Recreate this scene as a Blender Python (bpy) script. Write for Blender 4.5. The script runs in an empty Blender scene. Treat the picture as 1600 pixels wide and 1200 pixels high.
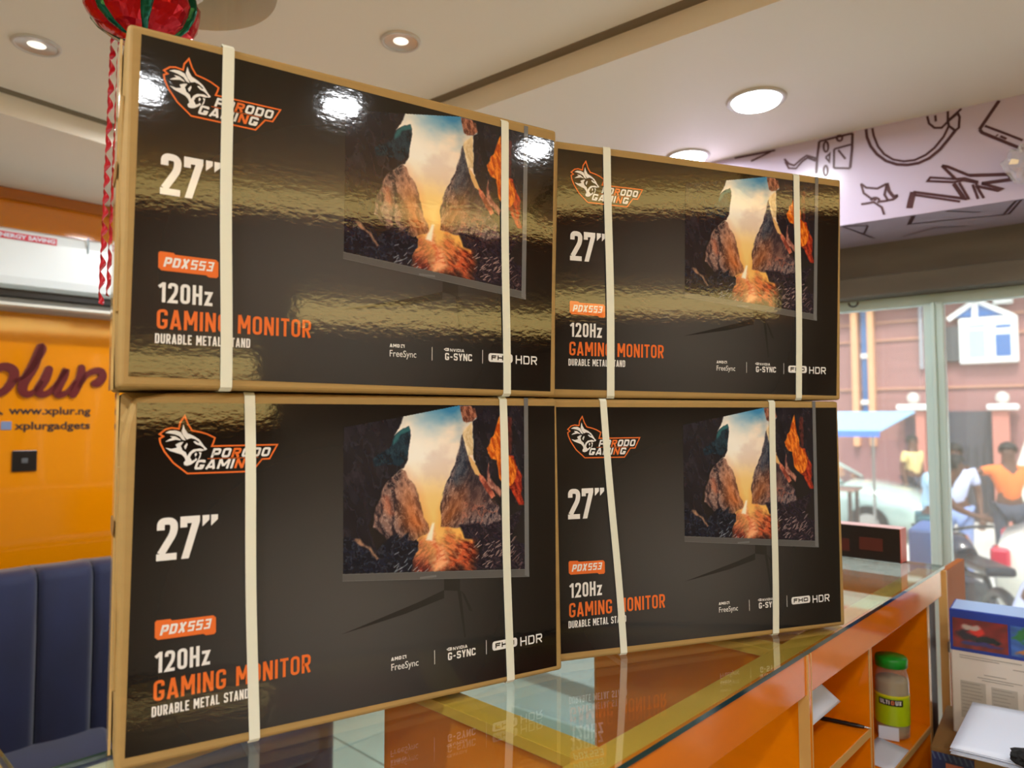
import bpy, bmesh, math, random
import numpy as np
from mathutils import Vector, Matrix, noise as mnoise
R = math.radians
SC = bpy.context.scene
COL = SC.collection

# ------------------------------------------------------------------ camera, light, exposure
CAMZ = .4479; FPX = 1102.73; PITCH = R(2.9616); ROLL = R(.1488)
cd = bpy.data.cameras.new('camera'); cam = bpy.data.objects.new('camera', cd); COL.objects.link(cam)
cd.sensor_width = 36; cd.lens = FPX/1600*36; cd.clip_start = .05; cd.clip_end = 200
cam.matrix_world = Matrix.Translation((0, 0, CAMZ)) @ Matrix.Rotation(R(90)+PITCH, 4, 'X') @ Matrix.Rotation(-ROLL, 4, 'Z')
cd.dof.use_dof = True; cd.dof.focus_distance = 1.3; cd.dof.aperture_fstop = 3.0
SC.camera = cam

w = bpy.data.worlds.new('world'); SC.world = w; w.use_nodes = True
nt = w.node_tree; bg = nt.nodes['Background']
sky = nt.nodes.new('ShaderNodeTexSky'); sky.sky_type = 'NISHITA'; sky.sun_disc = False
sky.sun_elevation = R(55); sky.sun_rotation = R(200); sky.air_density = 1.2; sky.dust_density = 3
hs = nt.nodes.new('ShaderNodeHueSaturation'); hs.inputs['Saturation'].default_value = .55
nt.links.new(sky.outputs[0], hs.inputs['Color']); nt.links.new(hs.outputs[0], bg.inputs[0])
bg.inputs[1].default_value = .36

def lamp(name, kind, energy, color, loc, direction=(0, 0, -1), **kw):
    l = bpy.data.lights.new(name, kind); l.energy = energy; l.color = color
    for k, v in kw.items(): setattr(l, k, v)
    o = bpy.data.objects.new(name, l); COL.objects.link(o); o.location = loc
    o.rotation_euler = Vector(direction).to_track_quat('-Z', 'Y').to_euler()
    return o
lamp('sun', 'SUN', 2.5, (1, .95, .88), (0, 0, 10), (.35, .75, -1.25), angle=R(4))

SC.view_settings.view_transform = 'Standard'; SC.view_settings.look = 'None'
SC.view_settings.gamma = 1; SC.view_settings.use_curve_mapping = False
SC.view_settings.exposure = 0.35

# ------------------------------------------------------------------ room frames (world metres; the counter top is z = 0, the floor z = FLOOR)
FLOOR = -1.1; ZS = 1.42; ZC = 1.49
CAMP = np.array([0, 0, CAMZ])
_f = np.array([0, math.cos(PITCH), math.sin(PITCH)]); _u = np.array([0, -math.sin(PITCH), math.cos(PITCH)]); _r = np.array([1., 0, 0])
_R = _r*math.cos(ROLL)+_u*math.sin(ROLL); _U = -_r*math.sin(ROLL)+_u*math.cos(ROLL)
def ray(x, y): return _f + _R*(x-800)/FPX - _U*(y-600)/FPX
def pl(x, y, P, n):                      # where the line of sight meets a real surface (a plane through P with normal n)
    d = ray(x, y); P = np.array(P, float); n = np.array(n, float); return CAMP + d*((P-CAMP) @ n)/(d @ n)
def at(x, y, Y): d = ray(x, y); return CAMP + d*Y/d[1]
class Fr:                                # a local frame: origin, along, normal (up is z)
    def __init__(s, O, ang, side=1):
        s.O = np.array(O, float); a = R(ang); s.a = np.array([math.cos(a), math.sin(a), 0]); s.n = np.array([-math.sin(a), math.cos(a), 0])*side; s.ang = a
    def p(s, u, d=0, z=0): return s.O + s.a*u + s.n*d + np.array([0, 0, z])
    def hit(s, x, y, d=0):
        Q = pl(x, y, s.O+s.n*d, s.n); return (Q-s.O) @ s.a, Q[2]
    def M(s, u=0, d=0, z=0):
        m = Matrix.Identity(4)
        for i in range(3): m[i][0] = s.a[i]; m[i][1] = s.n[i]; m[i][3] = s.p(u, d, z)[i]
        return m
CT = Fr((.129, .936, 0), 46.5)           # counter: u along its front edge, d into the counter
LW = Fr((-2.106, 2.9, 0), 44.5)          # left wall: d > 0 is behind the wall
SF = Fr((1.713, 2.363, 0), 142.0, -1)    # storefront: u to the left, d > 0 is outside
FA = Fr((.616*17, .788*17, 0), 142.0, -1)   # facade across the street

# ------------------------------------------------------------------ materials
def lin(c):
    c = [x/255 for x in c]; return tuple(x/12.92 if x <= .04045 else ((x+.055)/1.055)**2.4 for x in c)
MATS = {}
def mat(name, col, rough=.5, metal=0, spec=.5, coat=0, bump=None, var=None, emit=None, alpha=1, sheen=0, coat_rough=.05):
    if name in MATS: return MATS[name]
    m = bpy.data.materials.new(name); MATS[name] = m; m.use_nodes = True; n = m.node_tree; b = n.nodes['Principled BSDF']
    c = lin(col)
    b.inputs['Base Color'].default_value = (*c, 1); b.inputs['Roughness'].default_value = rough; b.inputs['Metallic'].default_value = metal
    b.inputs['Specular IOR Level'].default_value = spec; b.inputs['Coat Weight'].default_value = coat; b.inputs['Coat Roughness'].default_value = coat_rough
    b.inputs['Alpha'].default_value = alpha; b.inputs['Sheen Weight'].default_value = sheen
    tc = n.nodes.new('ShaderNodeTexCoord')
    if var:      # (scale xyz, amount)
        mp = n.nodes.new('ShaderNodeMapping'); mp.inputs['Scale'].default_value = var[0]; n.links.new(tc.outputs['Object'], mp.inputs[0])
        t = n.nodes.new('ShaderNodeTexNoise'); t.inputs['Scale'].default_value = 1; t.inputs['Detail'].default_value = 5; n.links.new(mp.outputs[0], t.inputs['Vector'])
        mr = n.nodes.new('ShaderNodeMapRange'); mr.inputs[1].default_value = .3; mr.inputs[2].default_value = .7; mr.inputs[3].default_value = 1-var[1]; mr.inputs[4].default_value = 1+var[1]
        n.links.new(t.outputs[0], mr.inputs[0])
        mx = n.nodes.new('ShaderNodeVectorMath'); mx.operation = 'SCALE'; mx.inputs[0].default_value = c
        n.links.new(mr.outputs[0], mx.inputs['Scale']); n.links.new(mx.outputs[0], b.inputs['Base Color'])
    if bump:     # (scale xyz, strength, distance)
        mp = n.nodes.new('ShaderNodeMapping'); mp.inputs['Scale'].default_value = bump[0]; n.links.new(tc.outputs['Object'], mp.inputs[0])
        t = n.nodes.new('ShaderNodeTexNoise'); t.inputs['Scale'].default_value = 1; t.inputs['Detail'].default_value = 3; n.links.new(mp.outputs[0], t.inputs['Vector'])
        bp = n.nodes.new('ShaderNodeBump'); bp.inputs['Strength'].default_value = bump[1]; bp.inputs['Distance'].default_value = bump[2]
        n.links.new(t.outputs[0], bp.inputs['Height']); n.links.new(bp.outputs[0], b.inputs['Normal'])
        if coat: n.links.new(bp.outputs[0], b.inputs['Coat Normal'])
    if emit: b.inputs['Emission Color'].default_value = (*lin(emit[0]), 1); b.inputs['Emission Strength'].default_value = emit[1]
    return m
def glassmat(name, tint, refl=1.0, haze=0.0, hcol=(1, 1, 1)):
    m = bpy.data.materials.new(name); m.use_nodes = True; n = m.node_tree; n.nodes.clear()
    out = n.nodes.new('ShaderNodeOutputMaterial'); mix = n.nodes.new('ShaderNodeMixShader'); tr = n.nodes.new('ShaderNodeBsdfTransparent'); gl = n.nodes.new('ShaderNodeBsdfGlossy')
    gl.inputs['Roughness'].default_value = .01; tr.inputs[0].default_value = (*tint, 1)
    g = n.nodes.new('ShaderNodeNewGeometry'); d = n.nodes.new('ShaderNodeVectorMath'); d.operation = 'DOT_PRODUCT'
    n.links.new(g.outputs['Normal'], d.inputs[0]); n.links.new(g.outputs['Incoming'], d.inputs[1])
    def mth(op, a, b=None):
        k = n.nodes.new('ShaderNodeMath'); k.operation = op
        for i, v in enumerate((a, b)):
            if v is None: continue
            if isinstance(v, (int, float)): k.inputs[i].default_value = v
            else: n.links.new(v, k.inputs[i])
        return k.outputs[0]
    c = mth('ABSOLUTE', d.outputs['Value']); f = mth('POWER', mth('SUBTRACT', 1.0, c), 5.0); f = mth('ADD', mth('MULTIPLY', f, .96), .04); f = mth('MULTIPLY', f, refl)
    n.links.new(f, mix.inputs[0]); n.links.new(gl.outputs[0], mix.inputs[2])
    if haze:
        df = n.nodes.new('ShaderNodeBsdfDiffuse'); df.inputs[0].default_value = (*hcol, 1); m2 = n.nodes.new('ShaderNodeMixShader'); m2.inputs[0].default_value = haze
        n.links.new(tr.outputs[0], m2.inputs[1]); n.links.new(df.outputs[0], m2.inputs[2]); n.links.new(m2.outputs[0], mix.inputs[1])
    else: n.links.new(tr.outputs[0], mix.inputs[1])
    n.links.new(mix.outputs[0], out.inputs[0]); return m

BUMPY = ((70, 70, 120), .13, .0009)
M_ceil = mat('ceiling_paint', (238, 230, 216), .55, bump=((9, 9, 9), .05, .01))
M_orange = mat('orange_laminate', (236, 130, 2), .14, spec=.45, coat=.15, var=((2, 2, 14), .05))
M_acryl = mat('orange_acrylic', (232, 142, 3), .07, spec=.6, coat=1, bump=((3, 3, 3), .06, .01))
M_edge = mat('edge_banding', (222, 176, 104), .35)
M_card = mat('kraft_cardboard', (168, 137, 80), .7, bump=((60, 60, 240), .12, .001), var=((5, 5, 40), .05))
M_carddk = mat('kraft_edge', (150, 112, 60), .8)
M_strap = mat('packing_strap', (228, 231, 214), .45, bump=((300, 300, 300), .25, .0004))
M_white = mat('print_white', (238, 238, 236), .055, spec=.6, bump=BUMPY)
M_porange = mat('print_orange', (234, 116, 52), .055, spec=.6, bump=BUMPY)
M_pblack = mat('print_black', (20, 17, 16), .055, spec=.6, bump=BUMPY)
M_pgrey = mat('print_grey', (92, 92, 92), .055, spec=.6, bump=BUMPY)
M_pgrey2 = mat('print_dark_grey', (44, 43, 42), .055, spec=.6, bump=BUMPY)
M_pgrey3 = mat('print_mid_grey', (112, 114, 116), .055, spec=.6, bump=BUMPY)
M_velvet = mat('navy_velvet', (13, 24, 62), .75, sheen=.25, var=((6, 6, 3), .25))
M_tile = mat('floor_tile', (206, 232, 226), .15, var=((1.5, 1.5, 1.5), .08))
M_grout = mat('grout', (120, 122, 118), .8)
M_metal = mat('brushed_metal', (190, 190, 188), .25, metal=1)
M_alu = mat('pale_aluminium', (200, 226, 224), .35, spec=.5)
M_black = mat('black_plastic', (18, 18, 20), .3)
M_dark = mat('dark_wood', (52, 30, 22), .35)
M_beam = mat('grey_beam', (112, 108, 98), .8, var=((2, 2, 8), .15), bump=((30, 30, 30), .3, .004))
M_acwhite = mat('ac_white', (236, 244, 248), .3)
M_paper = mat('paper', (220, 231, 248), .6)
M_lens = mat('lamp_lens', (255, 255, 255), .4, emit=((240, 248, 255), 14))
M_lensdim = mat('lamp_lens_off_glow', (240, 238, 232), .15, emit=((255, 246, 232), .8))  # faint emission put into switched-off bulbs so they look bright
M_ring = mat('lamp_ring', (206, 200, 194), .3, spec=.5)
M_reflector = mat('lamp_reflector', (196, 194, 190), .25, metal=.4)
G_top = glassmat('counter_glass', (.93, .975, .95), 1.35)
M_gedge = mat('glass_edge', (26, 62, 58), .08, spec=.8)
G_win = glassmat('window_glass', (.96, .99, .98), 1.2, .13, (.85, .92, .92))

# ------------------------------------------------------------------ mesh helpers
def obj(name, me, m=None, parent=None, M=None, smooth=False):
    if isinstance(me, bmesh.types.BMesh):
        bm = me; bmesh.ops.recalc_face_normals(bm, faces=bm.faces); me = bpy.data.meshes.new(name); bm.to_mesh(me); bm.free()
    for x in (m if isinstance(m, (list, tuple)) else [m]):
        if x is not None: me.materials.append(x)
    if smooth:
        for p in me.polygons: p.use_smooth = True
    o = bpy.data.objects.new(name, me); COL.objects.link(o)
    if parent: o.parent = parent
    if M is not None: o.matrix_local = M
    return o
def thing(name, label, cat, M=None, loc=None, group=None):
    o = bpy.data.objects.new(name, None); COL.objects.link(o); o.empty_display_size = .05
    if M is not None: o.matrix_world = M
    elif loc is not None: o.location = loc
    return tag(o, label, cat, group)
def tag(o, label, cat, group=None):
    o['label'] = label; o['category'] = cat
    if group: o['group'] = group
    return o
def struct(o): o['kind'] = 'structure'; return o
def box(bm, x0, x1, y0, y1, z0, z1, bev=0, seg=2, mi=0):
    vs = [bm.verts.new((x, y, z)) for z in (z0, z1) for x, y in ((x0, y0), (x1, y0), (x1, y1), (x0, y1))]
    fs = [bm.faces.new([vs[i] for i in q]) for q in ((3, 2, 1, 0), (4, 5, 6, 7), (0, 1, 5, 4), (1, 2, 6, 5), (2, 3, 7, 6), (3, 0, 4, 7))]
    for f in fs: f.material_index = mi
    if bev: bmesh.ops.bevel(bm, geom=list({e for f in fs for e in f.edges}), offset=bev, segments=seg, affect='EDGES', profile=.5)
    return fs
def bx(*a, **k): bm = bmesh.new(); box(bm, *a, **k); return bm
def cyl(bm, c, r, z0, z1, n=32, r1=None, axis='Z', cap=True, mi=0):
    r1 = r if r1 is None else r1
    def P(a, rr, z):
        x, y = rr*math.cos(a), rr*math.sin(a)
        return {'Z': (c[0]+x, c[1]+y, z), 'Y': (c[0]+x, z, c[1]+y), 'X': (z, c[0]+x, c[1]+y)}[axis]
    A = [bm.verts.new(P(2*math.pi*i/n, r, z0)) for i in range(n)]; B = [bm.verts.new(P(2*math.pi*i/n, r1, z1)) for i in range(n)]
    F = [bm.faces.new((A[i], A[(i+1) % n], B[(i+1) % n], B[i])) for i in range(n)]
    if cap: F += [bm.faces.new(A[::-1]), bm.faces.new(B)]
    for f in F: f.material_index = mi
def lathe(bm, prof, n=32, c=(0, 0), mi=0, close=False):
    rings = []
    for r, z in prof: rings.append([bm.verts.new((c[0]+r*math.cos(2*math.pi*i/n), c[1]+r*math.sin(2*math.pi*i/n), z)) for i in range(n)])
    for a, b in zip(rings, rings[1:]):
        for i in range(n): f = bm.faces.new((a[i], a[(i+1) % n], b[(i+1) % n], b[i])); f.material_index = mi; f.smooth = True
    if close:
        bm.faces.new(rings[0][::-1]); bm.faces.new(rings[-1])
def tube(bm, pts, r, n=8, closed=False):
    pts = [Vector(p) for p in pts]; rings = []; N = len(pts); up = Vector((0.13, .2, 1)).normalized()
    for i, p in enumerate(pts):
        a = pts[i-1] if (i or closed) else p; b = pts[(i+1) % N] if (i < N-1 or closed) else p
        t = (b-a).normalized(); s = t.cross(up)
        if s.length < .05: s = t.cross(Vector((1, 0, 0)))
        s.normalize(); v = s.cross(t); rr = r[i] if isinstance(r, (list, tuple)) else r
        rings.append([bm.verts.new(p+(s*math.cos(2*math.pi*k/n)+v*math.sin(2*math.pi*k/n))*rr) for k in range(n)])
    for i in range(N if closed else N-1):
        A, B = rings[i], rings[(i+1) % N]
        for k in range(n): f = bm.faces.new((A[k], A[(k+1) % n], B[(k+1) % n], B[k])); f.smooth = True
    if not closed: bm.faces.new(rings[0][::-1]); bm.faces.new(rings[-1])
def prism(bm, poly, y0, y1, mi=0):       # polygon in xz, extruded along y
    A = [bm.verts.new((x, y0, z)) for x, z in poly]; B = [bm.verts.new((x, y1, z)) for x, z in poly]; n = len(poly)
    fs = [bm.faces.new(A), bm.faces.new(B[::-1])]+[bm.faces.new((A[i], B[i], B[(i+1) % n], A[(i+1) % n])) for i in range(n)]
    for f in fs: f.material_index = mi; f.normal_update()
    bmesh.ops.triangulate(bm, faces=fs[:2])
def flat(bm, poly, y, mi=0):             # polygon print lying in the xz plane at depth y, facing -y
    A = [bm.verts.new((x, y, z)) for x, z in poly]; f = bm.faces.new(A); f.material_index = mi; f.normal_update()
    r = bmesh.ops.triangulate(bm, faces=[f])
def rrect(x0, x1, z0, z1, r, n=5):
    P = []
    for cx, cz, a in ((x1-r, z0+r, -90), (x1-r, z1-r, 0), (x0+r, z1-r, 90), (x0+r, z0+r, 180)):
        P += [(cx+r*math.cos(R(a+90*i/n)), cz+r*math.sin(R(a+90*i/n))) for i in range(n+1)]
    return P

# ------------------------------------------------------------------ stroke lettering
def rnd(pts, closed=False, n=5):         # pts (x, y[, radius]) -> polyline with rounded corners
    out = []; N = len(pts)
    for i, p in enumerate(pts):
        r = p[2] if len(p) > 2 else 0; P = Vector(p[:2])
        if r <= 0 or (not closed and i in (0, N-1)): out.append(tuple(P)); continue
        A = Vector(pts[i-1][:2]); B = Vector(pts[(i+1) % N][:2]); da = (A-P); db = (B-P)
        r1 = min(r, da.length*.5, db.length*.5); a = P+da.normalized()*r1; b = P+db.normalized()*r1
        for k in range(n+1):
            t = k/n; q = a*(1-t)**2+P*2*t*(1-t)+b*t*t; q = q*.75+(((a+b)/2)+(P-(a+b)/2)*(.59 if 0 < k < n else 0))*.0+q*.25
            out.append(tuple(q))
    return out
def glyph(ch, w, t, r):
    a = t/2; L, Rr, B, T, M = a, w-a, a, 1-a, .5; c = w/2; G = []
    def S(*p, cl=False): G.append((rnd(list(p), cl), cl))
    if ch in 'O0': S((L, B, r), (Rr, B, r), (Rr, T, r), (L, T, r), cl=True)
    elif ch == 'D': S((L, B), (Rr, B, r), (Rr, T, r), (L, T), cl=True)
    elif ch == 'Q': S((L, B, r), (Rr, B, r), (Rr, T, r), (L, T, r), cl=True); S((c, .3), (w, 0))
    elif ch == 'U': S((L, 1), (L, B, r), (Rr, B, r), (Rr, 1))
    elif ch == 'C': S((Rr, .7), (Rr, T, r), (L, T, r), (L, B, r), (Rr, B, r), (Rr, .3))
    elif ch == 'G': S((Rr, .7), (Rr, T, r), (L, T, r), (L, B, r), (Rr, B, r), (Rr, .5-a)); S((Rr+a, .5-a), (c, .5-a))
    elif ch == 'P': S((L, 0), (L, T), (Rr, T, r), (Rr, .42, r), (L, .42))
    elif ch == 'R': S((L, 0), (L, T), (Rr, T, r), (Rr, .46, r), (L, .46)); S((c, .46), (Rr+.01, 0))
    elif ch == 'B': S((L, B), (L, T), (Rr, T, r), (Rr, M, r*.8), (L, M)); S((L, M), (Rr, M, r*.8), (Rr, B, r), (L-a, B))
    elif ch == 'E': S((w, T), (L, T), (L, B), (w, B)); S((L, M), (w*.88, M))
    elif ch == 'F': S((w, T), (L, T), (L, 0)); S((L, M), (w*.88, M))
    elif ch == 'L': S((L, 1), (L, B), (w, B))
    elif ch == 'I': S((L, 0), (L, 1))
    elif ch == 'T': S((0, T), (w, T)); S((c, T), (c, 0))
    elif ch == 'H': S((L, 0), (L, 1)); S((Rr, 0), (Rr, 1)); S((L, M), (Rr, M))
    elif ch == 'A': S((a*.9, 0), (c-a*.15, 1)); S((w-a*.9, 0), (c+a*.15, 1)); S((w*.22, .24), (w*.78, .24))
    elif ch == 'V': S((a*.9, 1), (c-a*.1, 0)); S((w-a*.9, 1), (c+a*.1, 0))
    elif ch == 'M': S((L, 0), (L, 1)); S((Rr, 0), (Rr, 1)); S((L+a*.2, 1), (c, .3)); S((Rr-a*.2, 1), (c, .3))
    elif ch == 'N': S((L, 0), (L, 1)); S((Rr, 0), (Rr, 1)); S((L, 1), (Rr, 0))
    elif ch == 'X': S((a, 0), (w-a, 1)); S((a, 1), (w-a, 0))
    elif ch == 'Y': S((a, 1), (c, .42)); S((w-a, 1), (c, .42)); S((c, .47), (c, 0))
    elif ch == 'S': S((Rr, .74), (Rr, T, r), (L, T, r), (L, M+.02, r), (Rr, M-.02, r), (Rr, B, r), (L, B, r), (L, .26))
    elif ch == '5': S((w*.97, T), (L, T), (L, .53), (Rr, .53, r), (Rr, B, r), (L-a*.3, B))
    elif ch == '3': S((a*.3, T), (Rr, T, r), (Rr, M, r*.7), (w*.3, M)); S((w*.3, M), (Rr, M, r*.7), (Rr, B, r), (a*.3, B))
    elif ch == '2': S((L, .72), (L, T, r), (Rr, T, r), (Rr, .55, r*.9), (L+a*.1, B*.9), (w, B*.9)) if r > .05 else S((L, T), (Rr, T), (Rr, M), (L, M), (L, B), (w, B))
    elif ch == '1': S((w-a, 0), (w-a, 1)); S((0, .76), (w-a, .98-a*.5))
    elif ch == '7': S((a*1.0, .78), (a*1.0, T), (Rr, T), (Rr-.02, .78), (w*.42, 0))
    elif ch == 'z': S((0, .72-a), (w-a*1.1, .72-a), (a*1.1, a), (w, a))
    elif ch == '-': S((w*.15, .45), (w*.85, .45))
    elif ch == '"': S((.18*w, 1), (.18*w-.0*w, .74)); S((.7*w, 1), (.7*w, .74))
    return G
REL = {'M': 1.3, '1': .66, 'z': .86, '-': .75, ' ': .55, 'E': .88, 'L': .86, 'T': .92, 'F': .88, 'N': 1.04, 'A': 1.08, '7': .95}
def strip(bm, pts, closed, wd, tf, mi=0):
    P = [Vector(p) for p in pts]
    Q = [P[0]]
    for p in P[1:]:
        if (p-Q[-1]).length > 1e-6: Q.append(p)
    if closed and (Q[0]-Q[-1]).length < 1e-6: Q.pop()
    P = Q; N = len(P)
    if N < 2: return
    A, B = [], []
    for i in range(N):
        d0 = (P[i]-P[i-1]).normalized() if (i > 0 or closed) else None
        d1 = (P[(i+1) % N]-P[i]).normalized() if (i < N-1 or closed) else None
        if d0 is None: d0 = d1
        if d1 is None: d1 = d0
        n0 = Vector((-d0.y, d0.x)); n1 = Vector((-d1.y, d1.x)); m = n0+n1
        if m.length < 1e-4: m = n1.copy()
        m.normalize(); k = 1/max(.45, m.dot(n1)); hw = (wd[i] if isinstance(wd, list) else wd)/2
        A.append(bm.verts.new(tf(*(P[i]+m*k*hw)))); B.append(bm.verts.new(tf(*(P[i]-m*k*hw))))
    for i in range(N if closed else N-1):
        j = (i+1) % N
        f = bm.faces.new((A[i], B[i], B[j], A[j])); f.material_index = mi
def text(bm, s, x0, x1, z0, z1, t=.16, gap=.24, r=.17, slant=0, y=0, mi=0, only=None, mid=None):
    """stroke lettering in the xz plane: from x0 to x1, base z0, cap height z1-z0; t = stroke / height"""
    h = z1-z0; W = (x1-x0)/h
    rel = sum(REL.get(c, 1) for c in s if c != 'I'); nI = s.count('I'); k = (len(s)-1)*gap
    wd = (W-nI*t)/(rel+k); x = 0
    for i, c in enumerate(s):
        cw = t if c == 'I' else wd*REL.get(c, 1)
        idx = mid.get(i, mi) if mid else mi
        for k_, (pts, cl) in enumerate(glyph(c, cw, t, r)):
            strip(bm, pts, cl, t, lambda px, py, x=x: (x0+(x+px+slant*py)*h, y-k_*2.5e-5, z0+py*h), idx)
        x += cw+gap*wd
def ftext(name, s, size, mtl, parent, M, xs=1.0, bold=0.0, ext=0.0, shear=0):
    cu = bpy.data.curves.new(name, 'FONT'); cu.body = s; cu.size = size; cu.offset = bold; cu.extrude = ext; cu.shear = shear; cu.resolution_u = 3
    t = bpy.data.objects.new(name, cu); COL.objects.link(t)
    me = bpy.data.meshes.new_from_object(t.evaluated_get(bpy.context.evaluated_depsgraph_get())); bpy.data.objects.remove(t)
    me.transform(Matrix(((xs, 0, 0, 0), (0, 0, -1, 0), (0, 1, 0, 0), (0, 0, 0, 1)))); me.materials.clear(); me.name = name
    return obj(name, me, mtl, parent, M)

# ------------------------------------------------------------------ room shell
def slab(name, fr, u0, u1, d0, d1, z0, z1, m, bev=0): return struct(obj(name, bx(u0, u1, d0, d1, z0, z1, bev=bev), m, M=fr.M()))
fl = slab('floor', CT, -3.2, 2.6, -2.1, 3.3, FLOOR-.05, FLOOR-.006, M_grout)
tm = bpy.data.meshes.new('tile'); b_ = bx(-.297, .297, -.297, .297, -.006, 0, bev=.003, seg=1); b_.to_mesh(tm); b_.free(); tm.materials.append(M_tile)
for i in range(9):
    for j in range(6):
        t_ = bpy.data.objects.new('tile', tm); COL.objects.link(t_); t_.parent = fl; t_.location = (-2.7+i*.6, -.6+j*.6+.3, FLOOR)

# central ceiling with the round recess
KC = np.array([-1.07, 2.916]); DR = np.array([.788, -.616]); DL = np.array([-.59, -.807])
HC = np.array([-.78, 1.62]); HR = .215
bm = bmesh.new()
cs = [KC+(-DR)*0+(-DL)*0, KC+DR*6, KC+DR*6+DL*6, KC+DL*6]
inn = [bm.verts.new((HC[0]+HR*1.0*math.cos(2*math.pi*i/64), HC[1]+HR*math.sin(2*math.pi*i/64), ZC)) for i in range(64)]
outv = [bm.verts.new((c[0], c[1], ZC)) for c in cs]
ed = [bm.edges.new((inn[i], inn[(i+1) % 64])) for i in range(64)]+[bm.edges.new((outv[i], outv[(i+1) % 4])) for i in range(4)]
bmesh.ops.triangle_fill(bm, edges=ed, use_beauty=True)
g = [bm.verts.new((v.co.x, v.co.y, ZC+.09)) for v in inn]
for i in range(64): bm.faces.new((inn[i], inn[(i+1) % 64], g[(i+1) % 64], g[i]))
bm.faces.new(g)
struct(obj('ceiling', bm, M_ceil))
def quadslab(name, pts, z0, z1, m):
    bm = bmesh.new(); A = [bm.verts.new((p[0], p[1], z0)) for p in pts]; B = [bm.verts.new((p[0], p[1], z1)) for p in pts]; n = len(pts)
    bm.faces.new(A); bm.faces.new(B[::-1])
    for i in range(n): bm.faces.new((A[i], B[i], B[(i+1) % n], A[(i+1) % n]))
    return struct(obj(name, bm, m))
OR = np.array([.616, .788]); OL = np.array([-.807, .59])
quadslab('ceiling_soffit_front', [KC-DR*1.2, KC+DR*6, KC+DR*6+OR*1.3, KC-DR*1.2+OR*1.3], ZS, ZS+.12, M_ceil)
quadslab('ceiling_soffit_left', [KC, KC+DL*6, KC+DL*6+OL*2.0, KC+OL*2.6], ZS, ZS+.12, M_ceil)
def gap(name, P, Dv, L0, L1):  # flat strip coloured dark to stand for shade beside a ceiling step
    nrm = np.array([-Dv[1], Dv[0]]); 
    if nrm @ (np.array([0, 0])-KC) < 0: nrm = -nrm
    quadslab(name, [P+Dv*L0, P+Dv*L1, P+Dv*L1+nrm*.035, P+Dv*L0+nrm*.035], ZC-.003, ZC+.01, M_shade_strip)
M_shade_strip = mat('painted_shade_strip', (126, 110, 88), .9)
gap('painted_shade_front', KC, DR, 0, 6); gap('painted_shade_left', KC, DL, .036, 6)  # shade painted as dark strips along both fascias, no real groove
# walls
slab('wall_left', LW, -4, 3.2, 0, .12, FLOOR, ZS+.1, M_acryl)
M_wallin = mat('cream_wall', (176, 154, 122), .5)
wr = slab('wall_right', CT, -3.4, 3.0, -2.12, -2.0, FLOOR, ZC+.1, M_wallin)
slab('wall_back', CT, -3.3, -3.18, -2.2, 4, FLOOR, ZC+.1, mat('back_wall', (206, 188, 160), .6))
slab('trim_1', LW, -4, 3.2, -.03, 0, 1.372, ZS, mat('brown_trim', (176, 100, 22), .2, coat=.5), bev=.004)
# storefront: beam, sill rail, mullions, panes
bmw = bmesh.new(); box(bmw, -2.6, 2.2, -.02, .25, .985, 1.6); box(bmw, -2.6, 2.2, -.06, .25, .905, .978, bev=.004); box(bmw, -2.6, 2.2, -.005, .2, .97, .99)
struct(obj('wall_front', bmw, M_beam, M=SF.M()))
wf = struct(obj('window_1', bx(-2.6, 2.2, .03, .07, .865, .905, bev=.004), M_alu, M=SF.M()))
for u in (.254, -1.05, 1.62):
    b_ = bmesh.new(); box(b_, u-.031, u+.031, .0, .07, FLOOR, .866, bev=.005); box(b_, u-.006, u+.006, -.012, .0, FLOOR, .866, bev=.002)
    obj('mullion', b_, M_alu, wf)
for a, b in ((-2.5, -1.08), (-1.02, .223), (.285, 1.59), (1.65, 2.2)): obj('pane', bx(a, b, .035, .043, FLOOR+.06, .87), G_win, wf)
obj('bottom_rail', bx(-2.6, 2.2, .02, .08, FLOOR, FLOOR+.07, bev=.004), M_alu, wf)
hk = bmesh.new(); c0 = SF.hit(1334, 478, -.03)
tube(hk, [(c0[0]+.016*math.cos(a), -.03, c0[1]+.004+.014*math.sin(a)) for a in [R(-190+i*20) for i in range(11)]], .0035, 6)
tag(obj('cable_loop', hk, M_black, M=SF.M()), 'small black cable loop hanging under the grey beam above the window', 'hook')

# printed bulkhead over the window
BK = Fr((1.533, 2.069, 0), 144.9, -1)
M_lilac = mat('lilac_board', (198, 186, 210), .22, spec=.5, coat=.4)
M_dood = mat('doodle_ink', (74, 36, 42), .4)
bmk = bmesh.new(); box(bmk, -1.2, 1.2, 0, .42, 1.105, ZS)
bk = struct(obj('trim_2', bmk, M_lilac, M=BK.M()))
def doodle(strokes, wd=.007, filled=()):
    b = bmesh.new()
    def T(p): return BK.hit(1150+p[0]/3.5556, 150+p[1]/3.5556)
    for s in strokes:
        q = [T(p) for p in s]; k = s[0][2] if len(s[0]) > 2 else 1
        strip(b, q, False, wd*k, lambda x, z: (x, -.0015, z))
    for s in filled: flat(b, [T(p) for p in s][::1], -.0012)
    b2 = [v for v in b.verts if v.co.z > ZS-.001]
    for v in b2: v.co.z = ZS-.001
    for v in b.verts:
        if v.co.z < 1.1065: v.co.z = 1.1065
    return b
arc = lambda cx, cy, rx, ry, a0, a1, n=20: [(cx+rx*math.cos(R(a0+(a1-a0)*i/n)), cy+ry*math.sin(R(a0+(a1-a0)*i/n))) for i in range(n+1)]
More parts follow.
